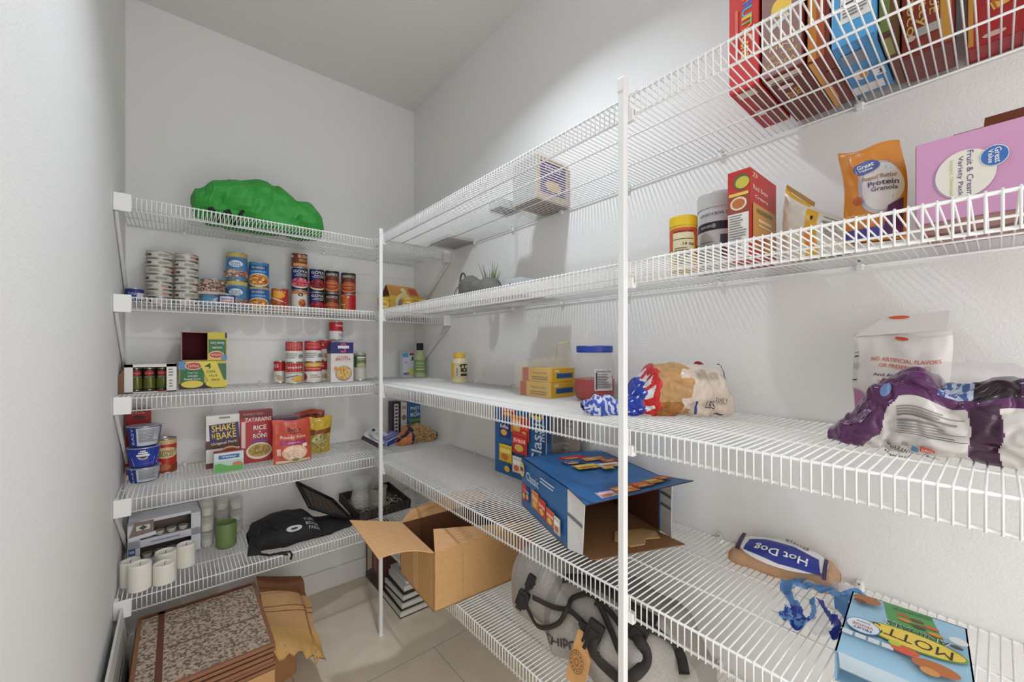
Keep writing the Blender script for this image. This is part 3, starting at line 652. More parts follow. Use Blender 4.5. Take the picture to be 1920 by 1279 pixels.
bx('coating_mix_carton', 'white carton with yellow lettering on purple and a plate of pork', 'carton', 386, 454, 778, 2.10, Z4, .04, (232, 228, 222),
   {'front': [('r', .5, .44, 1, .16, (90, 50, 44)), ('r', .50, .665, .82, .34, (50, 34, 90), 3), ('t', 'SHAKE', .48, .76, .66, .13, (232, 200, 60), 4), ('t', 'N', .20, .61, .08, .09, (232, 200, 60), 4), ('t', 'BAKE', .56, .61, .55, .13, (232, 200, 60), 4), ('t', 'Original Pork', .5, .46, .72, .06, (236, 226, 206), 4), ('e', .66, .22, .66, .34, (228, 190, 150)), ('e', .66, .22, .56, .27, (168, 84, 40)), ('e', .6, .26, .3, .12, (196, 112, 60)), ('r', .5, .05, 1, .1, (120, 40, 40)), ('r', .5, .95, .3, .03, (140, 130, 120))],
    'left': [('r', .5, .5, .9, .96, (190, 186, 184)), ('r', .5, .8, .9, .05, K3)]}, tilt=None)
bx('small_mix_packet', 'small pale blue and green packet with red top in front of the purple-lettered carton', 'packet', 401, 457, 848, 2.0, Z4, .05, (214, 222, 226),
   {'front': [('r', .5, .3, .98, .6, (180, 206, 190)), ('p', [(.02, .02), (.98, .02), (.98, .35), (.5, .3), (.2, .48), (.02, .45)], (96, 170, 80)), ('r', .5, .78, .7, .2, (50, 104, 170)), ('t', 'Valley', .5, .78, .5, .12, W3), ('e', .78, .38, .34, .2, (196, 120, 90))], 'top': [('r', .5, .5, .98, .9, (176, 40, 36)), ('r', .5, .2, .98, .2, (226, 170, 140))]})
bx('rice_mix_carton', 'dark red rice mix carton with a plate of rice, tallest on the fourth shelf', 'carton', 450, 511, 770, 2.09, Z4, .045, (176, 34, 40),
   {'front': [('r', .5, .93, 1, .14, (120, 20, 26)), ('t', 'FAMILY SIZE', .4, .94, .6, .035, (210, 170, 160)), ('t', 'ZATARAINS', .55, .83, .82, .08, (238, 228, 220)), ('r', .10, .55, .12, .5, (226, 200, 190)), ('t', 'RICE', .6, .67, .4, .085, W3), ('t', 'A', .6, .59, .07, .05, W3), ('t', 'RONI', .6, .51, .42, .085, W3), ('r', .6, .41, .5, .05, (120, 60, 150)), ('e', .58, .22, .8, .32, (236, 226, 210)), ('e', .58, .23, .7, .25, (200, 160, 80))]+specks(.58, .23, .6, .2, 30, [(226, 190, 110), (170, 120, 50), (140, 130, 50)], .06, 6)})
pouch('rice_pouch', 'orange-red ready rice pouch with violet band, in front of the rice cartons', 'pouch', ((at_y(512, 1.99)+at_y(583, 1.99))/2, 1.99, Z4), 0, at_y(583, 1.99)-at_y(512, 1.99), zof(790, .41, 1.99)-Z4, .04, (206, 84, 62),
      [('t', "Ben's", .52, .82, .34, .10, (70, 20, 20)), ('t', 'Original', .52, .73, .36, .06, (80, 24, 22)), ('t', 'Ready Rice', .5, .62, .66, .09, (250, 226, 214)), ('r', .52, .49, .66, .09, (170, 60, 120)), ('t', 'JASMINE', .52, .49, .3, .04, (240, 214, 230)), ('e', .54, .24, .66, .38, (238, 196, 164)), ('e', .54, .22, .56, .30, (244, 212, 188)), ('r', .82, .40, .12, .08, (240, 226, 214)), ('r', .14, .28, .1, .16, (230, 190, 170)), ('r', .5, .045, .9, .06, (214, 190, 160)), ('e', .55, .07, .2, .06, (110, 140, 70))]+specks(.54, .22, .5, .26, 26, [(250, 230, 214), (226, 180, 150)], .05, 7), tilt=(-.08, 0), seed=1)
bx('rice_side_packet', 'grey-violet packet top peeking out between the orange-red pouch and red carton', 'packet', 512, 560, 781, 2.12, Z4, .04, (140, 116, 132), {'front': [('r', .5, .9, .9, .12, (110, 80, 104))]})
pouch('sauce_pouch', 'rust red pouch at the back behind the gold foil bag', 'pouch', ((at_y(553, 2.21)+at_y(608, 2.21))/2, 2.21, Z4), 0, at_y(608, 2.21)-at_y(553, 2.21), zof(771, .55, 2.21)-Z4, .03, (170, 66, 40), [('r', .5, .9, .7, .05, (90, 30, 24)), ('t', 'sauce', .5, .82, .5, .06, (60, 24, 20))], seed=4)
pouch('gold_foil_bag', 'shiny gold foil rice bag beside the orange-red pouch', 'bag', ((at_y(570, 2.10)+at_y(619, 2.10))/2, 2.10, Z4), 0, at_y(617, 2.10)-at_y(570, 2.10), zof(786, .5, 2.10)-Z4, .05, (212, 176, 60),
      [('r', .5, .62, .9, .16, (140, 80, 40)), ('e', .5, .40, .8, .36, (168, 150, 80)), ('e', .55, .16, .8, .26, (190, 170, 80)), ('e', .5, .40, .6, .24, (200, 190, 130))]+specks(.5, .3, .7, .45, 30, [(140, 130, 60), (214, 200, 130)], .07, 9), seed=8, rough=.18, shear=.015)
# corner pile
def tipped_carton():
    A, B_, C_, D_ = [Vector((at_y(u_, y_), y_, zof(v_, at_y(u_, y_), y_))) for u_, v_, y_ in ((696, 797, 2.10), (681, 816, 1.99), (716, 834.5, 1.95), (736, 818, 2.02))]
    t = thing('flat_pasta_carton', 'white carton with dark edge, leaning tipped left of the corner post', 'carton', tuple(B_)); P = [p-B_ for p in (B_, C_, D_, A)]; n = (P[1]-P[0]).cross(P[3]-P[0]).normalized(); n = n if n.z > 0 else -n
    b = MB(); b.slab([p-n*.001 for p in P], -n*.022, M((60, 54, 66), .5)); b.slab(P, -n*.002, M((226, 224, 226), .45))
    art(b, lambda a, q, s_: tuple(P[0].lerp(P[1], a).lerp(P[3].lerp(P[2], a), q)+n*s_), 1, 1, [('e', .5, .5, .26, .36, (150, 150, 160)), ('e', .5, .5, .18, .24, (226, 224, 226)), ('r', .22, .72, .12, .2, (60, 56, 70)), ('r', .74, .6, .1, .22, (60, 56, 80)), ('r', .62, .14, .5, .05, (130, 130, 140)), ('r', .3, .2, .2, .1, (170, 170, 176))]); b.build('carton_body', t)
tipped_carton()
box('blue_mix_carton', 'blue and white carton lying tipped behind the corner post', 'carton', (.812, 1.955, Z4+.008), .5, .13, .08, .03, (150, 156, 200), {'top': [('r', .5, .5, .98, .96, (96, 108, 172)), ('r', .5, .62, .7, .1, (190, 196, 226)), ('r', .5, .35, .6, .08, (170, 178, 214))], 'front': [('r', .5, .5, .98, .9, (36, 66, 160)), ('r', .5, .95, .98, .2, (226, 226, 230)), ('t', 'side', .6, .4, .3, .3, (190, 200, 230))]}, tilt=(.12, -.12))
bx('dark_mix_carton', 'narrow black-violet carton upright at the wall behind the post', 'carton', 735, 751, 753, 2.19, Z4, .05, (44, 34, 60), {'front': [('r', .5, .5, .5, .86, (214, 206, 200))]+[('r', .5, .16+.1*i, .3, .05, (60, 40, 60)) for i in range(8)], 'right': [('r', .5, .5, .9, .9, (44, 34, 84))]})
bx('pale_mix_carton', 'narrow pale carton upright between the dark carton and teal one', 'carton', 752, 763, 755, 2.19, Z4, .05, (214, 206, 200), {'front': [('e', .5, .55, .8, .16, (150, 110, 90)), ('e', .5, .2, .8, .2, (120, 100, 110)), ('r', .5, .85, .7, .1, (180, 150, 150))]})
bx('pasta_mix_carton', 'teal blue pasta mix carton with white lettering at the shelf corner', 'carton', 764, 797, 753, 2.19, Z4, .05, (50, 96, 146), {'front': [('t', 'PASTA', .5, .80, .66, .10, W3), ('t', 'A', .5, .70, .1, .05, W3), ('t', 'RONI', .5, .60, .66, .12, W3), ('r', .5, .43, .8, .1, (96, 150, 60)), ('e', .45, .2, .8, .3, (190, 170, 90))], 'left': [('r', .5, .5, .9, .96, (70, 110, 130))]})
def penne():
    t = thing('pasta_bag', 'clear bag of dry penne pasta with orange label in the shelf corner', 'bag', (.872, 2.0, Z4), -.02)
    L = Lump(.232, [(0, .02, .03, .02, 0), (.12, .05, .06, .04, 0), (.3, .09, .075, .05, 0), (.5, .10, .07, .06, 0), (.75, .075, .06, .06, 0), (.9, .05, .045, .04, 0), (1, .03, .03, .02, .012)], .007, 20, 5)
    r = random.Random(5); b = MB(); col = [M((206, 164, 100), .5), M((190, 144, 80), .5), M((220, 184, 124), .5)]
    for i in range(420):
        f, g = .08+.84*r.random(), .08+.84*r.random(); p = L.p(f, g, -.006-.006*r.random()); d = Vector((r.uniform(-1, 1), r.uniform(-1, 1), r.uniform(-.5, .5))).normalized()*.011
        p.z = max(p.z, .012); b.tube([p-d, p+d], .0034, r.choice(col), 5)
    b.build('penne_pasta', t)
    b = MB(); clr = M((226, 190, 140), .15, 0, 'clear'); dk = M((40, 26, 50), .4); og = M((206, 120, 70), .45)
    def cf(f, g):
        if f > .93: return dk
        if f < .26 and .05 < g < .55: return og if not .36 < g < .44 else dk
        if .26 < f < .33 and .12 < g < .5: return dk
        if .35 < f < .55 and .50 < g < .62: return M((70, 50, 50), .5)
        return clr
    L.mesh(b, cf, 50, 40); b.build('bag_film', t)
penne()

# ------------------------------------------------------------------ back wall, lowest shelf
Z5 = BZ[4]+.0022
def candle(label, ul, ur, vt, vb):
    um = (ul+ur)/2; yf = hit_z(um, vb, Z5)[1]; y = max(yf+.034, YF+.045); cx, R = cyl_px(ul, ur, y); cx = max(cx, XL+R+.002); h = zof(vt, cx, y-R*.2)-Z5
    t = thing('pillar_candle', label, 'candle', (cx, y, Z5), 0, 'white pillar candles at the left end')
    b = MB(); wx = M((238, 232, 220), .45, 0, 'wax'); b.lathe([(.001, 0), (R*.97, 0), (R, .002), (R, h-.004), (R*.95, h), (R*.85, h-.001), (R*.78, h-.006), (.001, h-.009)], wx, n=36); wb = b.build('wax_body', t)
    b = MB(); b.tube([(0, 0, h-.010), (.001, 0, h-.002), (.003, 0, h+.003)], .0009, M((70, 60, 50), .8), 5); b.build('wick', wb)
candle('white pillar candle half hidden at the left wall end of the group', 224, 264, 1052, 1104)
candle('large white pillar candle nearest the shelf front, left of the short one', 238.5, 285, 1057, 1112)
candle('shortest cream pillar candle at the shelf front, with hollow top', 286, 330, 1056, 1099)
candle('white pillar candle behind the short cream one', 289, 331, 1034, 1080)
candle('white pillar candle furthest right of the candle group', 330, 367, 1020, 1067)
def candle_box():
    p0, p1 = Vector(hit_z(228, 1056, Z5)), Vector(hit_z(375, 1038, Z5)); p0 = Vector((XL+.018, 2.09)); p1 = Vector((at_y(376, 2.10), 2.10))
    ang = math.atan2(p1.y-p0.y, p1.x-p0.x); w = (p1-p0).length; h = zof(953, p1.x, p1.y)-Z5; d = .11
    t = thing('candle_carton', 'white and grey display carton of tealight glasses with windows, left end of lowest shelf', 'carton', (p0.x, p0.y, Z5), ang)
    c = M((208, 208, 214), .5); g = M((120, 104, 92), .6); b = MB()
    b.box(0, d-.002, 0, w, d, h, g); b.box(0, .002, 0, w, d, .002, c); b.box(0, 0, h-.002, w, d, h, c); b.box(0, 0, 0, .002, d, h, c); b.box(w-.002, 0, 0, w, d, h, c)
    zs = [(0, .06), (.42, .58), (.93, 1)]
    for a, q in zs: b.box(0, -.001, a*h, w, .001, q*h, c)
    for a, q in ((0, .16), (.86, 1)): b.box(a*w, -.001, 0, q*w, .001, h, c)
    for q in (.06, .50): b.box(.003, .004, h*q, w-.003, d-.003, h*q+.002, c)
    fn = lambda a, q, s: (a, -.0012-s, q)
    art(b, fn, w, h, [('r', .5, .5, .4, .03, (150, 150, 170)), ('r', .055, .36, .09, .14, (60, 80, 150)), ('t', 'OKEA', .055, .36, .07, .06, W3)], nseg=1)
    b.build('carton_body', t)
    b = MB(); b.slab([(.0, -.002, h*.62), (w*.34, -.002, h*.66), (w*.34, -.002, h*.98), (.02, -.002, h*.98)], (0, -.001, 0), M((134, 118, 106), .6))
    art(b, lambda a, q, s: (a, -.0032-s, q), w, h, [('r', .19, .66, .36, .08, (222, 222, 226), 6), ('r', .2, .85, .18, .1, (214, 212, 210)), ('p', [(.14, .85), (.2, .9), (.26, .85), (.2, .80)], (60, 54, 50))], nseg=1); b.build('back_flap', t)
    wx = M((232, 224, 206), .4, 0, 'wax'); n = 0
    for q in (.075, .515):
        for i in range(4):
            b = MB(); x = w*(.25+.17*i); R = w*.075; z = h*q+.002; b.lathe([(x*0+.001, 0), (R*.7, 0), (R, R*1.0), (R*.98, R*1.05), (.001, R*.95)], wx, n=20)
            o = b.build('votive_cup', t); o.location = (x, d*.42, z)
candle_box()
def votive(label, u0, u1, vt, y, z0, rows=1):
    cx, R = cyl_px(u0, u1, y); zt = zof(vt, cx, y); h = (zt-z0)
    t = thing('candle_glass', label, 'glass', (cx, y, z0), 0, 'stacked clear candle glasses')
    b = MB(); b.lathe([(.001, 0), (R*.86, 0), (R*.92, .003), (R, h), (R*.94, h), (R*.86, .005), (.001, .005)], M((230, 230, 222), .08, 0, 'clear'), n=24); gc = b.build('glass_cup', t)
    b = MB(); b.lathe([(.001, .0055), (R*.80, .0055), (R*.84, h*.55), (.001, h*.52)], M((226, 222, 206), .4, 0, 'wax'), n=20); b.build('wax', gc)
def gstack(name, u0, u1, vt, vb, y):
    z = Z5; zt = zof(vt, at_y((u0+u1)/2, y), y); n = 3; h = (zt-Z5)/n
    for i in range(n):
        zz = Z5+i*h; v = HV-(zz+h-CZ)*FPX/depth(at_y((u0+u1)/2, y), y)
        votive(['lowest', 'middle', 'topmost'][i]+' clear candle glass in the '+name, u0, u1, v+.6, y, zz)
gstack('front left pile beside the carton', 374, 402, 938, 1028, 2.135)
gstack('rear middle pile above the green glass', 401, 429, 930, 1010, 2.20)
gstack('right pile behind the green glass', 429, 456, 932, 1000, 2.215)
def green_glass():
    y = 2.085; cx, R = cyl_px(403.5, 444.5, y); h = zof(979, cx, y)-Z5
    t = thing('green_glass', 'frosted green glass candle holder in front of clear stacked glasses', 'glass', (cx, y, Z5))
    b = MB(); b.lathe([(.001, 0), (R*.86, 0), (R*.98, .008), (R, h), (R*.94, h), (R*.9, .01), (.001, .008)], M((150, 176, 112), .35, 0, 'liquid'), n=32); b.build('glass_cup', t)
green_glass()
def black_bag():
    t = thing('black_bag', 'black fabric bag with round white emblem lying on the lowest shelf', 'bag', (at_y(466, 2.0), 2.02, Z5), -.02)
    L = Lump(at_y(668, 2.0)-at_y(466, 2.0), [(0, .03, .05, .06, .012), (.06, .06, .10, .13, 0), (.3, .085, .13, .14, 0), (.48, .08, .12, .12, 0), (.62, .035, .11, .08, 0), (.85, .022, .09, .06, 0), (1, .010, .05, .05, 0)], .010, 10, 2, .7)
    k = M((30, 27, 29), .8, 0, 'cloth'); b = MB(); L.mesh(b, k, 50, 40)
    fn = L.patch(.04, .66, .20, .50)
    art(b, fn, 1, 1, [('e', .50, .50, .22, .26, (206, 206, 206)), ('e', .50, .50, .10, .08, (40, 38, 40)), ('t', 'YUM', .72, .74, .14, .12, (190, 190, 190)), ('t', 'RIDGE', .76, .56, .18, .12, (190, 190, 190)), ('t', 'FARM', .78, .38, .16, .12, (190, 190, 190))], .001, .6, .0006)
    b.build('bag_cloth', t)
    pk = BLACK; b = MB(); b.tube([L.p(.05+.16*i/12, .38+.1*math.sin(i*PI/12), .006+.025*math.sin(i*PI/12)) for i in range(13)], .004, pk, 6); b.build('handle', t)
    b = MB(); b.tube([(.03, -.13, .01), (.06, -.155, .006), (.10, -.158, .005), (.13, -.168, .004), (.135, -.176, -.008), (.13, -.176, -.025)], .0045, pk, 6); b.tube([(.07, -.15, .006), (.10, -.166, .004), (.12, -.174, -.004)], .004, pk, 6); b.build('strap', t)
    b = MB(); b.slab([(-.012, -.10, .002), (.03, -.12, .002), (.035, -.06, .05), (.0, -.04, .045)], (.004, 0, .002), pk); b.build('side_tab', t)
black_bag()
def folder():
    P = [Vector((at_y(u_, y_), y_, zof(v_, at_y(u_, y_), y_))) for u_, v_, y_ in ((555, 905, 2.17), (623, 938, 2.14), (662, 977, 1.97), (580, 952, 1.99))]
    t = thing('black_tray', 'dark rectangular tray propped up on the black bag', 'tray', tuple(P[2]))
    n = (P[1]-P[0]).cross(P[3]-P[0]).normalized(); n = n if n.z < 0 else -n
    Q = [p-P[2] for p in P]; b = MB(); b.slab(Q, n*.006, M((44, 36, 32), .6, 0, 'cloth')); b.build('panel', t)
    b = MB(); c = sum(Q, Vector())/4; N = -n
    for i in range(4):
        a, q = Q[i], Q[(i+1) % 4]; b.tube([a+N*.004, q+N*.004], .006, BLACK, 6)
    b.build('rim', t)
    b = MB(); b.slab([q*.82+c*.18+N*.0005 for q in Q], N*.001, M((84, 68, 56), .7, 0, 'wood')); b.build('inner_face', t)
folder()
def wood_tray():
    x0, y0 = hit_z(667, 983, Z5); x0 += .012; ang = .05; w, d, hh = .275, .26, .045
    t = thing('wooden_tray', 'dark weathered wooden tray with cut-out handle, right end of lowest shelf', 'tray', (x0, y0, Z5+.002), ang); t.rotation_euler = (.12, 0, ang)
    wd = M((70, 62, 56), .75, 0, 'wood'); b = MB()
    b.box(0, 0, 0, w, d, .006, wd); b.box(0, 0, 0, .008, d, hh, wd); b.box(w-.008, 0, 0, w, d, hh, wd); b.box(0, d-.008, 0, w, d, hh, wd)
    b.box(0, 0, 0, w*.36, .008, hh, wd); b.box(w*.58, 0, 0, w, .008, hh, wd); b.box(w*.36, 0, 0, w*.58, .008, hh*.42, wd); b.box(w*.36, 0, hh*.78, w*.58, .008, hh, wd); b.build('tray_frame', t)
    def onto(x, y, z=.008): return t.matrix_basis @ Vector((x, y, z))
    # straw filling, vase, twine ball stay their own things
    r = random.Random(3)
    b = MB(); cols = [M((206, 190, 160), .8), M((180, 160, 130), .8), M((226, 216, 196), .8)]
    for i in range(170):
        x, y = r.uniform(.016, w-.016), r.uniform(.016, d-.02); a = r.uniform(0, PI*2); pts = []
        for k in range(5):
            x = min(w-.012, max(.012, x)); y = min(d-.014, max(.012, y)); pts.append(onto(x, y, .009+.012*r.random())); a += r.uniform(-.9, .9); x += .012*math.cos(a); y += .012*math.sin(a)
        b.tube(pts, .0013, r.choice(cols), 4)
    o = b.build('shredded_paper'); o['kind'] = 'stuff'; tag(o, 'pale shredded paper filling the dark wooden tray', 'packing paper')
    # twine
    c = onto(.155, .15, .045); tt = thing('twine_bundle', 'loose brown raffia bundle heaped in the wooden tray', 'twine', tuple(c)); b = MB(); cols = [M((150, 100, 60), .8), M((176, 126, 80), .8), M((120, 76, 44), .8)]
    for i in range(46):
        an = r.random()*PI*2; el = r.uniform(-.9, .9); ax = Vector((math.cos(an), math.sin(an), el)).normalized(); e1 = ax.orthogonal().normalized(); e2 = ax.cross(e1); R = r.uniform(.018, .037); o_ = Vector((r.uniform(-.015, .015), r.uniform(-.015, .015), r.uniform(-.004, .014)))
        b.tube([o_+(e1*math.cos(q*PI/6)+e2*math.sin(q*PI/6))*R*(1+.2*r.random()) for q in range(int(r.uniform(6, 12)))], .0015, r.choice(cols), 4)
    b.build('raffia', tt)
    y = c.y-.02; cx = at_y(676, y); R = at_y(693, y)-cx; base = onto(.05, .11, .010); h = zof(898, cx, y)-base.z
    v = thing('glass_vase', 'clear glass vase with flared rim standing in the wooden tray', 'vase', (cx, y, base.z)); b = MB(); g = M((236, 236, 230), .04, 0, 'clear')
    pr = [(.001, 0), (R*.95, 0), (R*1.05, .01), (R*1.0, h*.35), (R*.86, h*.6), (R*.9, h*.75), (R*1.25, h)]
    b.lathe(pr+[(q[0]-.002, max(.004, q[1]-(.0 if q[1] > .01 else 0))) for q in pr[::-1][:-1]]+[(.001, .006)], g, n=36); b.build('vase_glass', v)
    cx2 = at_y(705, y+.01); v2 = thing('candle_glass', 'low wide clear glass jar next to the vase in the tray', 'glass', (cx2-.004, y-.025, base.z+.002)); b = MB(); h2 = h*.62; R2 = R*.95
    b.lathe([(.001, 0), (R2*.9, 0), (R2, .006), (R2, h2*.8), (R2*1.1, h2), (R2*1.05, h2), (R2*.94, h2*.8), (R2*.92, .008), (.001, .005)], g, n=32); b.build('glass_cup', v2)
wood_tray()

# ------------------------------------------------------------------ on the floor
def crate():
    z1 = .34; x0, x1, y0, y1 = -.105, .243, 1.478, 1.925
    box('floor_carton', 'closed brown cardboard carton on the floor under the pebbled mats', 'carton', (x0, y0, 0), 0, x1-x0, y1-y0, z1-.095, (196, 150, 100), {'front': [('r', .7, .75, .5, .02, (150, 108, 66))]}, kind='card', rough=.75)
    peb = M((196, 172, 152), .8, 0, 'pebble'); dk = M((104, 62, 42), .7, 0, 'card'); z = z1-.094; r = random.Random(2)
    ordn = ['lowest', 'second', 'third', 'fourth', 'fifth']
    for i in range(6):
        hh = .0145; s = .004*r.uniform(-1, 1)
        t = thing('patterned_mat', ('topmost' if i == 5 else ordn[i]+' from the bottom')+' of the stacked brown pebble-patterned mats on the floor', 'mat', (x0+s, y0+s*.7, z), 0, 'pebble-patterned mats piled on the floor carton')
        b = MB(); w, d = x1-x0, y1-y0
        b.bbox(0, 0, 0, w, d, hh*.72, M((146, 100, 72), .8, 0, 'card'), .002)
        if i == 5:
            b.box(.012, .012, hh*.72, w-.012, d-.012, hh*.72+.001, peb)
            b.box(.055, .012, hh*.72+.001, .072, d-.012, hh*.72+.0016, dk)
            b.box(.012, d-.03, hh*.72+.001, w-.012, d-.012, hh*.72+.0016, dk)
            b.box(.08, d*.42, hh*.72+.001, w-.015, d*.42+.004, hh*.72+.0014, dk)
        b.build('mat_sheet', t); z += hh
crate()
def torn_sheet():
    t = thing('torn_cardboard', 'torn folded sheet of brown cardboard beside the pebbled mats', 'cardboard', (.262, 1.62, 0)); b = MB()
    def fn(i, j):
        x = .0+.02*math.sin(i*3)+.17*i+(.03*rnoise(j*4, i*3, 1)*(1 if i > .8 else 0)); y = .0+.40*j; z = .21+.09*j-.06*i+.006*math.sin(j*9+i*4)-(.05*(1-j)*i)
        if j < .1: z -= .03*(1-j/.1)*abs(rnoise(i*9, 2, 3))*3
        return (x, y, z)
    b.grid(fn, 14, 20, lambda i, j: M((140, 92, 56), .8, 0, 'card') if j > .74 else (M((212, 166, 100), .7, 0, 'card') if j < .3 else M((206, 158, 108), .75, 0, 'card')))
    b.grid(lambda i, j: tuple(Vector(fn(1-i, j))-Vector((0, 0, .004))), 14, 20, M((180, 132, 84), .75, 0, 'card')); b.build('sheet', t)
    b = MB()
    for q in (.50, .56): b.tube([Vector(fn(k/10, q))+Vector((0, 0, .001)) for k in range(11)], .0014, M((120, 76, 46), .8), 4)
    b.build('crease', t)
    b = MB(); b.slab([(.004, .02, 0), (.004, .38, 0), (.012, .38, .27), (.006, .02, .19)], (.004, 0, 0), CARDIN); b.slab([(.01, .1, 0), (.10, .14, 0), (.11, .16, .18), (.02, .1, .19)], (0, .004, 0), CARDIN); b.build('folded_leg', t)
torn_sheet()
def frame_panel():
    t = thing('framed_print', 'pale grey framed print leaning by the left wall beside the pebbled mats', 'picture frame', (XL+.016, 1.36, 0)); b = MB()
    b.slab([(.036, 0, 0), (.036, .50, 0), (.008, .50, .42), (.008, 0, .42)], (-.006, 0, 0), M((214, 212, 206), .5)); b.build('frame', t)
    b = MB(); b.slab([(.0345, .06, .05), (.0345, .44, .05), (.0125, .44, .37), (.0125, .06, .37)], (.002, 0, 0), M((150, 146, 140), .6)); b.slab([(.034, .12, .16), (.034, .36, .16), (.019, .36, .33), (.019, .12, .33)], (.0035, 0, 0), M((92, 88, 84), .6)); b.build('print_sheet', t)
frame_panel()
def magazines():
    x0, y0 = .812, 1.795; z = .0; r = random.Random(4)
    spec = [(.030, (196, 190, 170), (40, 36, 34), .19, .24), (.004, (30, 28, 28), None, .185, .235), (.024, (206, 202, 196), None, .178, .235), (.005, (26, 24, 26), None, .18, .23), (.022, (212, 208, 202), None, .172, .228), (.012, (30, 28, 30), None, .17, .22), (.026, (206, 204, 200), None, .16, .215), (.020, (190, 188, 184), None, .14, .20)]
    lab = ['cream hardback at the bottom of the floor book pile', 'thin black booklet lying on the cream hardback', 'off-white book third from the bottom of the floor pile', 'thin black booklet in the middle of the floor pile', 'white book in the upper middle of the floor pile', 'black book with a thick cover high in the floor pile', 'pale grey book second from the top of the floor pile', 'grey book with a dark photo on its cover, top of the floor pile']
    for i, (h, c, e, w, d) in enumerate(spec):
        a = r.uniform(-.04, .04)
        t = thing('book', lab[i], 'book', (x0+.006*i+r.uniform(-.003, .003), y0+.006*i, z+.0002), a, 'books piled on the floor in the corner')
        b = MB(); b.bbox(0, 0, 0, w, d, h*.12+.0006, M(e or c, .4), .0004); b.bbox(0, 0, h*.86, w, d, h-.0003, M(c, .35), .0004)
        if i == 7: art(b, lambda q, s, o: (q, s, h+o), w, d, [('r', .45, .4, .6, .5, (90, 88, 86)), ('r', .5, .8, .6, .08, (230, 228, 224))], nseg=1)
        b.build('cover', t)
        b = MB(); b.box(.002, .002, h*.12+.0006, w-.002, d-.003, h*.86, M((224, 220, 210) if sum(c) > 200 else (60, 56, 54), .7)); b.build('pages', t)
        z += h
    box('printed_carton', 'dark carton with brown photo print standing at the wall behind the post', 'carton', (.815, 2.03, 0), 0, .12, .225, .29, (60, 26, 24), {'left': [('r', .25, .45, .3, .8, (200, 184, 150)), ('r', .25, .88, .3, .12, (170, 140, 70)), ('r', .62, .5, .2, .9, (150, 84, 70)), ('r', .86, .6, .18, .7, (124, 70, 54)), ('p', [(0, .02), (1, .02), (1, .2), (.5, .35), (0, .1)], (40, 22, 22))]})
magazines()

# ------------------------------------------------------------------ right wall; things are turned so their local front faces the aisle
RQ = -PI/2
Y1 = RZ[0]+.0020; Y2 = RZ[1]+.0020; Y3 = RZ[2]+.0020; Y4 = RZ[3]+.0020; Y5 = RZ[4]+.0020
def rbox(name, label, cat, x, y, z, w, d, h, col, arts={}, **k):
    """w runs toward the camera (-y), d toward the wall (+x); (x, y) = far front corner"""
    return box(name, label, cat, (x, y, z), RQ, w, d, h, col, arts, **k)
# topmost shelf
box('printed_book', 'flat brown booklet lying on the topmost shelf near the room corner', 'book', (.965, 1.617, Y1), 0, .14, .185, .014, (128, 96, 84), {'bottom': [('r', .5, .5, .98, .98, (140, 106, 92)), ('r', .5, .3, .7, .2, (96, 72, 66)), ('r', .6, .7, .5, .12, (104, 80, 72))]})
box('drink_carton', 'tan carton with a purple printed side on the topmost shelf', 'carton', (.945, 1.003, Y1), 0, .158, .13, .152, (196, 168, 142),
    {'front': [('r', .5, .53, .80, .74, (78, 44, 104)), ('e', .45, .6, .5, .34, (84, 40, 104)), ('e', .5, .35, .5, .25, (206, 170, 120)), ('r', .5, .9, .8, .06, (170, 140, 120)), ('t', 'FRUIT', .5, .75, .5, .1, (214, 190, 220))], 'left': [('r', .5, .5, .96, .96, (150, 148, 150))], 'bottom': [('r', .5, .5, .96, .94, (130, 100, 84)), ('r', .5, .5, .02, .94, (90, 66, 54))]})
box('grey_carton', 'flat pale grey carton left of the purple printed one, topmost shelf', 'carton', (.90, 1.145, Y1), 0, .10, .075, .03, (150, 156, 156), {'bottom': [('r', .5, .5, .9, .9, (136, 142, 142))]})
def bracket_frame():
    t = thing('picture_frame', 'thin white frame standing on the topmost shelf behind the grey carton', 'frame', (1.0, 1.235, Y1)); b = MB(); c = M((232, 232, 232), .4)
    b.tube([(0, .0, 0), (0, 0, .175), (0, -.075, .182), (0, -.075, .12)], .003, c, 6); b.build('frame_rod', t)
bracket_frame()
rbox('cereal_box', 'bright red cereal box with coloured letters down its spine, leftmost on the topmost shelf', 'cereal box', .872, .352, Y1, .055, .19, .30, (200, 52, 50),
     {'front': [('r', .5, .5, .96, .98, (204, 58, 56)), ('t', 'F', .62, .585, .30, .062, (240, 130, 40), -90), ('t', 'R', .62, .545, .30, .062, (60, 110, 200), -90), ('t', 'U', .62, .505, .30, .062, (80, 190, 190), -90), ('t', 'I', .62, .47, .10, .062, (240, 190, 60), -90), ('t', 'T', .62, .435, .28, .062, (110, 200, 90), -90), ('t', 'Y', .62, .395, .28, .062, (240, 150, 60), -90), ('t', 'Cereal', .62, .275, .85, .07, (236, 206, 100), -90), ('r', .28, .40, .10, .30, (226, 110, 90))],
      'bottom': [('r', .5, .5, .96, .98, (176, 44, 42)), ('r', .72, .5, .5, .9, (120, 44, 34)), ('r', .5, .9, .6, .12, (206, 190, 180)), ('r', .4, .42, .3, .14, (214, 200, 190))], 'right': [('r', .5, .5, .96, .96, (190, 40, 40))]})
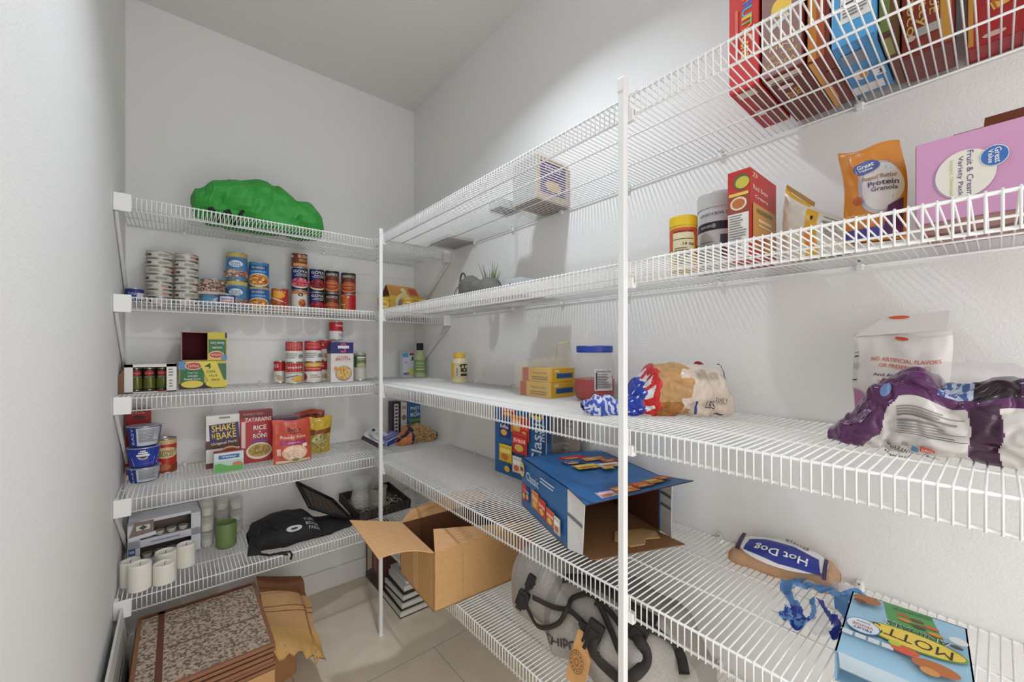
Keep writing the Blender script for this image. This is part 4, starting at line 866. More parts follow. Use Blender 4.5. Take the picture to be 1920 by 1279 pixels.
rbox('cereal_box', 'maroon cereal box with gold lettering under it, right of the bright red box', 'cereal box', .874, .292, Y1, .066, .215, .30, (120, 44, 36),
     {'front': [('r', .5, .5, .96, .98, (150, 116, 110)), ('e', .5, .42, .5, .12, (240, 200, 90)), ('r', .45, .33, .5, .03, (220, 214, 210), 25), ('t', 'MINI', .5, .17, .6, .022, (230, 200, 150), 0), ('t', '200% MORE', .5, .12, .8, .02, (226, 190, 110)), ('t', 'COCOA', .5, .07, .7, .025, (226, 190, 110))],
      'bottom': [('r', .5, .5, .98, .98, (104, 36, 30)), ('t', 'Choco', .55, .60, .6, .08, (220, 170, 80), 90), ('t', 'Nut', .35, .58, .5, .07, (220, 170, 80), 90), ('r', .5, .93, .8, .1, (210, 196, 180)), ('r', .5, .9, .7, .02, (80, 70, 64)), ('e', .4, .78, .4, .07, (214, 204, 196))]})
rbox('cereal_box', 'brown cereal box with an orange edge stripe between the maroon and sky-blue boxes', 'cereal box', .884, .222, Y1, .034, .20, .30, (122, 44, 32), {'front': [('r', .25, .5, .4, .98, (210, 140, 60)), ('r', .6, .5, .35, .98, (170, 80, 40))], 'bottom': [('r', .2, .5, .3, .98, (216, 150, 70)), ('p', [(.3, 0), (.5, .3), (.35, .7), (.3, 1)], (220, 150, 60)), ('r', .7, .4, .5, .7, (110, 40, 30))]})
rbox('cereal_box', 'sky-blue cereal box with a white nutrition panel on the topmost shelf', 'cereal box', .875, .184, Y1, .056, .20, .30, (84, 160, 214),
     {'front': [('r', .58, .55, .72, .86, (236, 234, 226)), ('r', .58, .22, .66, .022, (60, 60, 64)), ('r', .58, .42, .66, .012, (60, 60, 64))]+bars(.58, .32, .6, .14, 6, (120, 120, 120), 5)+bars(.58, .17, .6, .06, 3, (120, 120, 120), 6)+bars(.58, .6, .6, .3, 10, (130, 130, 130), 7),
      'bottom': [('r', .5, .5, .98, .98, (70, 140, 196)), ('r', .4, .12, .8, .16, (226, 224, 220)), ('e', .35, .42, .4, .2, (226, 220, 214)), ('e', .42, .40, .22, .12, (200, 140, 50)), ('r', .8, .36, .26, .14, (220, 224, 230)), ('t', 'J', .8, .36, .12, .08, (40, 50, 90)), ('r', .4, .75, .6, .2, (120, 130, 140))]})
rbox('cereal_box', 'narrow dark green and brown box squeezed right of the sky-blue box', 'cereal box', .90, .126, Y1, .014, .19, .28, (84, 66, 40), {'bottom': [('r', .5, .5, .9, .96, (104, 50, 36)), ('r', .5, .8, .9, .3, (140, 140, 70))], 'front': [('r', .5, .5, .9, .96, (120, 130, 60))]})
rbox('cereal_box', 'chestnut brown cereal box with vertical gold lettering, pushed back to the wall', 'cereal box', 1.0, .110, Y1, .062, .10, .30, (138, 54, 36),
     {'front': [('r', .88, .5, .2, .98, (206, 150, 60)), ('t', 'Nutty', .42, .30, 1.5, .05, (220, 180, 90), -90), ('t', 'Choco', .22, .28, 1.6, .045, (220, 180, 90), -90), ('t', 'VALUE', .66, .32, 1.2, .04, (210, 160, 80), -90), ('r', .55, .12, .5, .05, (176, 176, 168)), ('e', .2, .10, .2, .035, (214, 200, 190)), ('r', .5, .02, 1, .012, (90, 30, 20))], 'bottom': [('r', .5, .5, .96, .96, (110, 44, 34))]})
rbox('cereal_box', 'deep red cereal box with yellow letters at the right edge of the topmost shelf', 'cereal box', 1.055, .033, Y1, .20, .055, .30, (170, 32, 34),
     {'front': [('r', .02, .5, .03, .98, (206, 150, 60)), ('r', .28, .22, .3, .05, (236, 190, 90), 16), ('t', 'Malt', .27, .22, .26, .06, (190, 110, 40), 16), ('e', .15, .04, .13, .03, (214, 180, 170)), ('r', .6, .2, .1, .012, (214, 180, 170))], 'bottom': [('r', .5, .5, .98, .96, (150, 28, 30))]})
# second shelf
def plant_bag():
    t = thing('grey_pouch', 'crumpled grey mesh bag with a looped handle on the second right shelf', 'bag', (.925, 1.40, Y2), RQ)
    L = Lump(.235, [(0, .06, .02, .02, .01), (.12, .105, .05, .03, 0), (.35, .085, .06, .04, 0), (.7, .08, .06, .04, 0), (1, .04, .03, .03, 0)], .014, 14, 3, .8)
    b = MB(); L.mesh(b, M((112, 110, 104), .7, 0, 'cloth'), 40, 32); b.build('bag_cloth', t)
    b = MB(); k = M((84, 82, 76), .7)
    b.tube([Vector((.012+.02*math.sin(a), -.03, .10+.028*math.cos(a))) for a in [q*PI/8 for q in range(17)]], .004, k, 6); b.tube([(-.03, -.03, .02), (-.045, -.035, .05), (-.03, -.03, .075), (.0, -.03, .06)], .002, k, 5); b.build('handle', t)
    p = thing('artificial_plant', 'small spiky green plant sticking up behind the grey mesh bag', 'plant', (1.045, 1.40, Y2)); b = MB(); r = random.Random(6); g = [M((112, 128, 84), .6), M((88, 104, 66), .6), M((150, 158, 120), .6)]
    b.lathe([(.001, 0), (.022, 0), (.026, .05), (.001, .048)], M((96, 92, 86), .7), n=16); b.build('pot', p); b = MB()
    for i in range(15):
        a = r.uniform(0, 2*PI); l = r.uniform(.09, .155); s = r.uniform(.02, .06)
        pts = [Vector((.01*math.cos(a), .01*math.sin(a), .045)), Vector((s*.5*math.cos(a), s*.5*math.sin(a), .045+l*.5)), Vector((s*math.cos(a), s*math.sin(a), .045+l))]
        b.tube(pts, [.0035, .003, .0006], g[i % 3], 5)
    b.build('leaves', p)
plant_bag()
def yogurt_tub():
    t = box('snack_packet', 'white packet with orange top lying right of the grey mesh bag', 'packet', (.935, 1.16, Y2), RQ, .085, .07, .075, (206, 208, 208), {'front': [('e', .3, .6, .3, .4, (120, 124, 130)), ('r', .7, .4, .4, .3, (170, 174, 180))], 'top': [('r', .5, .5, .9, .9, (226, 190, 120))]}, tilt=None)
yogurt_tub()
box('plastic_tray', 'flat grey plastic tray beside the orange-topped packet on the second shelf', 'tray', (.86, .99, Y2), 0, .20, .16, .012, (148, 150, 150), {'bottom': [('r', .5, .5, .9, .9, (120, 122, 124))]})
def can_r(name, label, cat, ul, ur, vt, x, z0, shapes, base, lid, lidh, taper=1.0):
    y = at_x((ul+ur)/2, x); tl = math.atan2(ray(ul, 0)[0], ray(ul, 0)[1]); tr = math.atan2(ray(ur, 0)[0], ray(ur, 0)[1]); r0 = math.hypot(x, y); R = r0*math.sin((tr-tl)/2)
    th = (tl+tr)/2; x, y = r0*math.sin(th), r0*math.cos(th); h = zof(vt, x, y)-z0
    t = thing(name, label, cat, (x, y, z0)); b = MB()
    b.lathe([(.001, 0), (R*.96, 0), (R*.98, .002), (R*.98, h-lidh*.6)], M(base, .4), n=40)
    ph = math.atan2(-y, -x); W = PI*R; H = h-lidh
    art(b, lambda a, q, s: ((R*.98+s)*math.cos(ph+(a-W/2)/R), (R*.98+s)*math.sin(ph+(a-W/2)/R), q), W, H, shapes, nseg=14); b.build('tub_body', t)
    b = MB(); b.lathe([(R*.99, h-lidh), (R*1.02, h-lidh), (R*1.02, h-.003), (R, h), (.001, h)], M(lid, .4), n=40); b.build('lid', t)
can_r('drink_mix_tub', 'yellow tub with yellow lid beside the oatmeal canister on the second shelf', 'tub', 1255, 1308, 410, .90, Y2, [('r', .5, .86, 1, .16, (206, 84, 50)), ('r', .2, .62, .25, .4, (206, 84, 50)), ('r', .9, .6, .2, .5, (206, 100, 50)), ('r', .5, .42, .5, .82, (226, 216, 176)), ('t', 'Nutrition Facts', .5, .86, .46, .05, (40, 30, 30)), ('t', '.14 tsp', .6, .56, .3, .09, (40, 30, 30)), ('r', .5, .68, .46, .015, (60, 50, 40))]+bars(.5, .3, .4, .4, 8, (120, 110, 90), 3)+[('e', .92, .4, .18, .3, (130, 120, 40))], (226, 190, 50), (232, 196, 40), .022)
can_r('oat_canister', 'white oat canister with a dark band and pale lid behind the red carton', 'canister', 1308, 1392, 369, .985, Y2, [('r', .5, .70, 1, .13, (40, 38, 48)), ('t', 'NON GMO', .3, .70, .2, .04, W3), ('e', .42, .70, .06, .07, (150, 150, 156)), ('t', 'LETS EAT A BOWL OF OATS', .48, .89, .6, .045, (60, 60, 66)), ('r', .72, .38, .42, .34, (70, 76, 90)), ('e', .62, .3, .14, .08, (190, 90, 60)), ('r', .3, .45, .2, .02, (150, 150, 154)), ('r', .3, .38, .16, .02, (150, 150, 154))], (206, 208, 212), (196, 196, 196), .035)
def soup_box():
    x, y = .862, .308
    box('soup_carton', 'tall red soup mix carton with a bowl picture, middle of the second shelf', 'carton', (x, y, Y2), RQ+.04, .040, .125, zof(312, x, y-.04)-Y2, (184, 40, 34), {}, tilt=None)
y_ = at_x(1407, .862)
rbox('soup_carton', 'tall red soup mix carton with a bowl picture, middle of the second shelf', 'carton', .862, at_x(1364, .862), Y2, at_x(1364, .862)-y_, .145, zof(312, .862, y_)-Y2, (186, 44, 38),
     {'front': [('p', [(.02, .72), (.98, .74), (.98, .82), (.65, .76), (.02, .80)], (196, 50, 44)), ('e', .62, .86, .7, .18, (90, 100, 60)), ('e', .66, .85, .6, .13, (200, 190, 70)), ('r', .5, .725, .85, .035, (226, 196, 90)), ('r', .5, .60, .94, .20, (150, 70, 50)), ('e', .5, .62, .72, .15, (232, 214, 190)), ('e', .5, .62, .56, .11, (190, 110, 60)), ('r', .5, .26, .9, .50, (232, 228, 222))]+bars(.5, .27, .8, .46, 16, (130, 126, 124), 4),
      'right': [('t', 'Red Bean', .36, .80, .55, .055, (240, 200, 190)), ('t', 'Creamy', .4, .70, .5, .05, (240, 220, 200)), ('t', 'ZP', .15, .93, .2, .05, (240, 190, 170)), ('r', .5, .36, .86, .52, (206, 150, 80)), ('r', .5, .55, .6, .05, (130, 110, 50)), ('r', .5, .45, .5, .03, (236, 214, 160)), ('r', .5, .39, .5, .02, (236, 214, 160)), ('e', .4, .2, .5, .14, (170, 80, 40)), ('e', .65, .16, .4, .12, (214, 140, 60))]})
def cereal_bag():
    t = thing('cereal_bag', 'white and yellow cereal bag slumping right of the red soup carton', 'bag', (.92, at_x(1458, .92), Y2), RQ)
    w = at_x(1458, .92)-at_x(1592, .92); h0 = zof(338, .92, at_x(1458, .92))-Y2; h1 = .055
    def top(f): return h0+(h1-h0)*f**.75
    b = MB(); wht = M((226, 222, 212), .3, 0, 'foil'); yel = M((230, 176, 50), .35, 0, 'foil'); gr = M((200, 192, 180), .3, 0, 'foil')
    def fr(sg):
        def fn(i, j):
            h = top(i)*(j); bul = math.sin(PI*min(1, .1+.9*j))**.6*math.sin(PI*(.06+.88*i))**.5; return (i*w, .045+sg*(.04*bul+.006*ridge(i*3, j*3, 2, 1.2))+.01*j, h)
        return fn
    cf = lambda i, j: yel if .38 < i < .56 and j < .9 else (yel if j > .93 and i < .4 else wht)
    b.grid(fr(-1), 40, 30, cf); b.grid(lambda i, j: fr(1)(1-i, j), 20, 16, wht)
    f = fr(-1); fn = lambda a, q, s: tuple(Vector(f(a, q))+Vector((0, -.0012-s, 0)))
    art(b, fn, 1, 1, [('r', .74, .84, .24, .012, K3), ('r', .74, .70, .24, .02, K3)]+bars(.74, .55, .24, .4, 12, (130, 126, 120), 6)+[('e', .48, .72, .04, .1, K3), ('r', .46, .3, .1, .3, (214, 120, 50))]); b.build('bag_body', t)
    b = MB(); b.slab([(0, .05, h0-.004), (w*.42, .055, top(.42)-.002), (w*.42, .06, top(.42)+.010), (0, .055, h0+.006)], (0, .003, 0), M((170, 130, 70), .4)); b.build('rolled_seal', t)
cereal_bag()
pouch('granola_pouch', 'orange and purple granola pouch with pointed corner, leaning on the second shelf', 'pouch', (.90, .134, Y2+.001), RQ-.12, .082, .150, .045, (206, 130, 50),
      [('e', .66, .56, .62, .56, (176, 168, 180)), ('e', .70, .56, .56, .5, (208, 200, 200)), ('e', .50, .80, .40, .16, (80, 90, 150)), ('t', 'Great', .5, .82, .26, .05, W3), ('t', 'Value', .5, .77, .22, .03, W3), ('t', 'Peanut Butter', .68, .66, .46, .045, (150, 110, 70)), ('t', 'Protein', .72, .59, .40, .055, (50, 36, 80)), ('t', 'Granola', .74, .53, .34, .045, (60, 44, 90)), ('t', '10g Protein', .3, .28, .36, .03, (244, 220, 180)), ('t', 'Per Serving', .3, .24, .36, .025, (244, 220, 180)), ('p', [(.7, .02), (.98, .02), (.98, .42), (.8, .34)], (84, 36, 90)), ('p', [(.02, .02), (.7, .02), (.75, .14), (.02, .12)], (70, 60, 140)), ('e', .36, .44, .16, .1, (170, 80, 30))], tilt=(.06, .10), seed=2, shear=-.020)
def lilac_box():
    x0 = .845; y0 = at_x(1717, x0); w = .155; zb = Y2+.004; h = zof(273, x0, y0)-zb; d = .20
    t = thing('oatmeal_carton', 'big lilac value pack carton with an open brown flap on the second shelf', 'carton', (x0, y0, zb), RQ)
    b = MB(); b.bbox(0, 0, 0, w, d, h, M((206, 152, 190), .5), .0015)
    fn, W, H = facemap('front', w, d, h)
    art(b, fn, W, H, [('r', .83, .5, .33, .99, (236, 206, 70)), ('r', .665, .5, .006, .99, (210, 120, 60)), ('e', .308, .50, .38, .57, (170, 140, 176)), ('e', .315, .51, .37, .56, (230, 226, 214)),
         ('t', 'Fruit & Cream', .345, .51, .40, .052, (110, 90, 130), -90), ('t', 'Variety Pack', .285, .49, .36, .052, (110, 90, 130), -90), ('t', 'Instant Oatmeal', .235, .49, .32, .028, (206, 190, 120), -90),
         ('e', .485, .64, .165, .235, W3), ('e', .485, .64, .155, .22, (60, 110, 180)), ('t', 'Great', .505, .64, .13, .05, W3, -90), ('t', 'Value', .465, .64, .12, .04, W3, -90),
         ('t', 'VALUE PACK 20', .79, .51, .86, .105, (196, 70, 30), -90)], nseg=10)
    fn, W, H = facemap('left', w, d, h); art(b, fn, W, H, [('r', .5, .5, .98, .98, (226, 186, 60)), ('r', .6, .5, .2, .8, (190, 110, 60))], nseg=1)
    fn, W, H = facemap('bottom', w, d, h); art(b, fn, W, H, [('r', .5, .5, .98, .98, (170, 120, 110)), ('r', .5, .5, .98, .1, (110, 50, 40))], nseg=1)
    b.build('carton_body', t)
    b = MB(); c = M((112, 56, 30), .8, 0, 'card'); b.slab([(.03, .10, h), (w+.02, .10, h), (w+.02, .13, h+.060), (.065, .13, h+.060), (.064, .125, h+.045), (.032, .125, h+.045)], (0, .002, 0), c); b.build('open_flap', t)
lilac_box()
# third shelf
def mayo():
    x, y = 1.035, at_x(861.5, 1.035); R = (at_x(841, x)-at_x(882, x))*math.cos(math.atan2(y, x))/2; R = .0365; h = zof(661.5, x, y)-Y3
    t = thing('mayonnaise_jar', 'mayonnaise jar with yellow cap alone on the third right shelf', 'jar', (x, y, Y3)); b = MB()
    b.lathe([(.001, 0), (R*.94, 0), (R, .006), (R*1.02, h*.5), (R, h*.68), (R*.78, h*.80), (R*.68, h*.84)], M((232, 218, 176), .25), n=36)
    ph = math.atan2(-y, -x); W = PI*R; q_ = R*1.025
    art(b, lambda a, q, s: ((q_+s)*math.cos(ph+(a-W/2)/R), (q_+s)*math.sin(ph+(a-W/2)/R), q), W, h, [('r', .10, .42, .35, .48, (232, 180, 50)), ('r', .60, .42, .66, .46, (222, 206, 160)), ('r', .42, .38, .14, .3, (236, 234, 224)), ('r', .70, .50, .30, .26, (60, 44, 36)), ('e', .63, .54, .1, .1, (222, 206, 160)), ('e', .78, .54, .1, .1, (222, 206, 160)), ('e', .70, .44, .08, .06, (222, 206, 160)), ('r', .70, .28, .30, .08, (60, 44, 36)), ('r', .55, .58, .1, .06, (60, 44, 36))]+bars(.42, .38, .1, .26, 6, (110, 110, 110), 5)); b.build('jar_body', t)
    b = MB(); b.lathe([(R*.74, h*.83), (R*.76, h*.84), (R*.76, h*.985), (R*.72, h), (.001, h)], M((236, 190, 60), .4), n=32); b.build('lid', t)
mayo()
def tea_boxes():
    # near corner of the two flat yellow cartons, one on the other
    h = .050; sh = {'front': [('r', .14, .5, .2, .96, (190, 60, 40)), ('t', 'lemon tea', .62, .65, .45, .16, (150, 100, 30)), ('r', .62, .35, .5, .07, (120, 90, 40)), ('r', .62, .2, .5, .07, (120, 90, 40))], 'right': [('r', .5, .5, .98, .96, (226, 176, 50)), ('r', .55, .45, .72, .36, (50, 96, 150)), ('t', 'BLACK', .55, .45, .6, .18, (40, 60, 100)), ('r', .2, .8, .2, .15, (230, 220, 180))]}
    x0, y0 = .942, 1.078
    rbox('tea_carton', 'lower flat yellow carton inside the clear bag, third right shelf', 'carton', x0-.012, y0-.0, Y3, .158, .115, h, (228, 180, 52), sh)
    rbox('tea_carton', 'upper flat yellow carton inside the clear bag, third right shelf', 'carton', x0-.004, y0-.004, Y3+h+.0006, .15, .108, h*.92, (228, 180, 52), sh)
    t = thing('plastic_bag', 'clear crumpled plastic bag around the two flat yellow cartons', 'bag', (x0-.02, y0+.008, Y3), RQ)
    L = Lump(.178, [(0, .06, .01, .125, 0), (.06, .118, .012, .135, 0), (.5, .125, .012, .14, 0), (.85, .13, .012, .14, 0), (1, .10, .006, .13, 0)], .006, 26, 8, .45)
    b = MB(); c = M((232, 222, 204), .12, 0, 'clear'); L.mesh(b, c, 44, 40); b.build('bag_film', t)
    b = MB(); n = 10
    def fn(i, j): return (.10+.085*i+.02*j, .09-.04*j+.01*math.sin(i*9), .118+(.075*j)*i**.8+.01*math.sin(i*7+j*4))
    b.grid(fn, 16, 8, c); b.build('twisted_neck', t)
    b = MB(); b.tube([Vector(fn(i/12, 1))+Vector((0, 0, .001)) for i in range(13)], .0022, M((206, 186, 130), .4), 5); b.build('edge_strip', t)
tea_boxes()
def pretzel_jar():
    x = 1.005; ul, ur = 1076.5, 1152.5; y = at_x((ul+ur)/2, x); tl = math.atan2(ray(ul, 0)[0], ray(ul, 0)[1]); tr = math.atan2(ray(ur, 0)[0], ray(ur, 0)[1]); r0 = math.hypot(x, y); R = r0*math.sin((tr-tl)/2); h = zof(648.5, x, y-.0)-Y3
    t = thing('plastic_jar', 'big clear plastic jar with blue lid, half full of red sauce', 'jar', (x, y, Y3)); b = MB()
    pr = [(.001, .002), (R*.80, 0), (R*.95, .010), (R, .03), (R, h*.62), (R*.93, h*.76), (R*.82, h*.86), (R*.82, h*.9)]
    b.lathe(pr, M((226, 220, 222), .06, 0, 'film'), n=48)
    for q in (.80, .85): b.lathe([(R*.84, h*q), (R*.87, h*(q+.01)), (R*.84, h*(q+.02))], M((226, 220, 222), .06, 0, 'film'), n=48)
    ph = math.atan2(-y, -x); W = PI*R
    art(b, lambda a, q, s: ((R+s)*math.cos(ph+(a-W/2)/R), (R+s)*math.sin(ph+(a-W/2)/R), q), W, h, [('r', .66, .40, .32, .38, (226, 220, 220)), ('t', 'Nutrition Facts', .66, .55, .26, .04, (50, 44, 50))]+bars(.66, .38, .26, .26, 9, (110, 104, 110), 4)+[('r', .53, .38, .02, .3, (60, 54, 60)), ('r', .80, .45, .015, .04, K3), ('r', .80, .3, .015, .04, K3)]); b.build('jar_body', t)
    b = MB(); b.lathe([(.001, .004), (R*.78, .003), (R*.93, .012), (R*.985, .03), (R*.985, h*.40), (.001, h*.40)], M((168, 16, 14), .3), n=40); b.build('red_sauce', t)
    b = MB(); b.lathe([(R*.84, h*.875), (R*.90, h*.88), (R*.91, h*.985), (R*.88, h), (.001, h)], M((36, 66, 160), .4), n=48); b.build('lid', t)
pretzel_jar()
def bread():
    t = thing('bread_loaf', 'bagged loaf of bread with blue starred and red wrapper on the third right shelf', 'bread', (.84, .605, Y3)); t.rotation_euler = (0, 0, math.radians(-42))
    L = Lump(.27, [(0, .02, .03, .03, .0), (.08, .05, .045, .05, 0), (.20, .085, .06, .065, 0), (.32, .118, .075, .075, 0), (.6, .122, .075, .075, 0), (.85, .11, .065, .065, 0), (.96, .06, .05, .05, 0), (1, .02, .03, .03, 0)], .004, 16, 4, .7, crease=.006, csc=20)
    blue, red, wht = M((34, 62, 170), .35, 0, 'foil'), M((200, 36, 34), .35, 0, 'foil'), M((226, 222, 224), .35, 0, 'foil'); bun = M((206, 160, 104), .5, 0, 'bun'); brn = M((176, 116, 56), .5, 0, 'bun'); clr = M((222, 206, 190), .2, 0, 'foil')
    def cf(f, g):
        k = f+.015*math.sin(g*60)
        if k < .20: return blue
        if k < .26: return wht if math.sin(g*75) > -.2 else red
        if k < .315: return red
        if k < .50: return brn if g < .22 else bun
        if k < .58: return clr if math.sin(g*40) > 0 else bun
        return clr
    b = MB(); L.mesh(b, cf, 200, 120)
    def star(cx, cy, r): return ('p', [(cx+r*(1 if k % 2 == 0 else .42)*math.sin(k*PI/5), cy+r*1.2*(1 if k % 2 == 0 else .42)*math.cos(k*PI/5)) for k in range(10)], (226, 230, 240))
    fn = L.patch(0, 1, .02, .60)
    st = [star(.05+.045*(i % 4)+(.02 if (i//4) % 2 else 0), .15+.16*(i//4), .017) for i in range(16)]
    art(b, fn, 1, 1, [(s[0], s[1], s[2]) for s in st]+[('t', 'LBS', .72, .32, .08, .08, (40, 30, 60)), ('t', 'FAMILY', .82, .36, .1, .05, (60, 50, 60)), ('r', .60, .28, .02, .14, (30, 50, 130)), ('r', .80, .22, .08, .02, (60, 40, 50)), ('e', .78, .88, .07, .10, (190, 40, 40)), ('r', .90, .86, .03, .03, K3), ('r', .66, .55, .06, .10, (170, 160, 140)), ('r', .76, .55, .06, .08, (180, 170, 150)), ('r', .88, .7, .02, .1, K3, 40)], .0009, step=.0005, nv=8); b.build('loaf_in_wrapper', t)
    b = MB(); tl = Lump(.11, [(0, .012, .045, .03, .012), (.4, .04, .045, .03, 0), (.8, .03, .03, .02, 0), (1, .025, .02, .02, 0)], .010, 30, 9, .8)
    cb, cw = M((60, 86, 180), .25, 0, 'foil'), M((206, 212, 230), .2, 0, 'foil')
    tl.mesh(b, lambda f, g: cb if noise.noise(Vector((f*14, g*12, 3))) > -.02 else cw, 60, 60); o = b.build('gathered_end', t); o.location = (-.085, 0, 0)
bread()
def chips():
    w = .135; y0 = (at_x(1612, 1.05)+at_x(1775, 1.05))/2; h = zof(632, 1.05, y0)-Y3
    t = pouch('chip_bag', 'white standing snack bag with orange print and clipped top, third right shelf', 'bag', (1.035, y0, Y3), RQ+.05, .132, h, .05, (228, 222, 218),
      [('t', 'NO ARTIFICIAL FLAVORS', .56, .76, .70, .04, (214, 110, 70)), ('t', 'OR PRESERVATIVES', .56, .70, .52, .04, (214, 110, 70)), ('t', 'And Always', .42, .60, .34, .04, (70, 60, 64)), ('t', 'INGREDIENTS', .5, .53, .4, .04, (214, 130, 80)), ('t', 'CAREFULLY', .5, .475, .5, .04, (214, 130, 80)), ('e', .52, .985, .14, .035, (206, 80, 40)), ('p', [(.02, .1), (.25, .1), (.12, .42), (.02, .46)], (190, 120, 170)), ('r', .04, .80, .05, .014, K3), ('r', .04, .84, .05, .006, K3), ('r', .04, .55, .05, .012, K3), ('r', .04, .70, .05, .06, (190, 186, 184))], seed=6)
    b = MB(); b.slab([(-.062, -.006, h+.002), (.060, -.006, h+.010), (.064, -.004, h+.045), (-.02, -.002, h+.038), (-.058, 0, h+.022)], (0, .012, 0), M((222, 216, 212), .4))
    art(b, lambda a, q, s: (a, -.0066-s, q), 1, 1, [('e', .0, h+.036, .028, .006, (206, 80, 40))], nseg=6); b.build('folded_top', t)
chips()
def purple_bag():
    t = thing('bun_bag', 'glossy purple printed bread bag slumped in front of the white snack bag', 'bag', (.90, .190, Y3), RQ-.02)
    L = Lump(.34, [(0, .02, .02, .02, 0), (.08, .045, .04, .05, 0), (.2, .105, .055, .065, 0), (.32, .122, .06, .07, 0), (.46, .100, .06, .07, 0), (.62, .118, .06, .07, 0), (.8, .110, .06, .07, 0), (1, .08, .05, .05, 0)], .006, 15, 7, .75, crease=.009, csc=16)
    P = M((92, 44, 92), .18, 0, 'foil'); DP = M((62, 28, 56), .2, 0, 'foil'); Wt = M((216, 210, 206), .3, 0, 'foil'); Bl = M((70, 96, 150), .2, 0, 'foil'); Or = M((206, 112, 50), .25, 0, 'foil'); Rd = M((130, 34, 40), .25, 0, 'foil'); Bk = M((40, 24, 36), .2, 0, 'foil')
    def cf(f, g):
        n = .02*noise.noise(Vector((f*20, g*14, 1)))
        if g < .315 and .155+.55*max(0, g-.10) < f+n < .49-.1*max(0, g-.2): return Wt
        if g < .30 and .575 < f+n < .645: return Wt
        if g < .32 and .49 <= f < .575: return DP
        if g < .30 and f >= .645: return Rd if f > .70 else DP
        if .36 < g < .52 and .40 < f < .50: return Bl if noise.noise(Vector((f*60, g*40, 5))) > 0 else M((190, 200, 220), .2, 0, 'foil')
        if .38 < g < .56 and .66 < f < .90 and n > -.008: return Or
        if .34 < g < .7 and .50 < f < .62: return Bk
        return P
    b = MB(); L.mesh(b, cf, 230, 150)
    fn = L.patch(.20, .49, .05, .32)
    art(b, fn, 1, 1, bars(.62, .72, .7, .26, 9, (130, 126, 124), 8)+[('r', .62, .58, .75, .008, (60, 56, 56)), ('t', 'GUARANTEED FRESH', .42, .24, .62, .075, (70, 66, 66), -26), ('r', .60, .38, .15, .10, (200, 74, 40), -10), ('t', 'LUNCH', .60, .38, .11, .05, W3, -10), ('r', .47, .36, .08, .09, (90, 130, 160), -12), ('r', .36, .42, .07, .06, (140, 136, 134), -10)]+[('r', .12+.035*i, .14, .012, .14, (60, 56, 56), -26) for i in range(8)], .0008, step=.0004, nv=8)
    fn2 = L.patch(.04, .36, .22, .44)
    art(b, fn2, 1, 1, [('e', .62, .62, .12, .3, (110, 140, 190)), ('t', 'NO', .30, .62, .10, .22, (200, 180, 204), -60), ('t', 'PRESERVATIVES', .28, .34, .42, .16, (190, 170, 196), -50)], .0006, nv=8); b.build('bag_film', t)
    b = MB(); gl = M((236, 230, 232), .1, 0, 'clear'); l2 = Lump(.14, [(0, .01, .02, .02, 0), (.3, .03, .04, .04, 0), (.7, .028, .04, .04, 0), (1, .01, .02, .02, 0)], .006, 22, 3)
    l2.mesh(b, gl, 24, 24); o = b.build('loose_film', t); o.location = (.10, .012, .108)
purple_bag()
# fourth shelf: variety pack cartons
BLU = (40, 102, 160)
def packs(pts, s=1.0):
    """a scatter of little printed snack bags with crimped ends"""
    out = []
    for x, y, w, h, c, txt in pts:
        lite = tuple(min(255, int(k*1.2)+12) for k in c); dk_ = tuple(int(k*.62) for k in c)
        P = []
        for k in range(7): P.append((x-w/2+w*k/6, y+h/2-(h*.05 if k % 2 else 0)))
        for k in range(7): P.append((x+w/2-w*k/6, y-h/2+(h*.05 if k % 2 else 0)))
        out += [('p', [(a+w*.02, b-h*.03) for a, b in P], dk_), ('p', P, c), ('r', x, y+h*.40, w*.96, h*.05, lite), ('e', x-w*.05, y-h*.22, w*.6, h*.34, (236, 190, 90) if sum(c) < 420 else (214, 120, 50)), ('r', x, y+h*.12, w*.86, h*.26, lite)]
        if txt: out.append(('t', txt, x, y+h*.12, w*.78, h*.20, (250, 246, 240) if c != WH_ else (60, 60, 120), 6*math.sin(x*30)))
    return out
OR_, RE_, YE_, WH_, DB_ = (226, 130, 50), (200, 50, 44), (232, 186, 50), (226, 210, 200), (40, 56, 120)
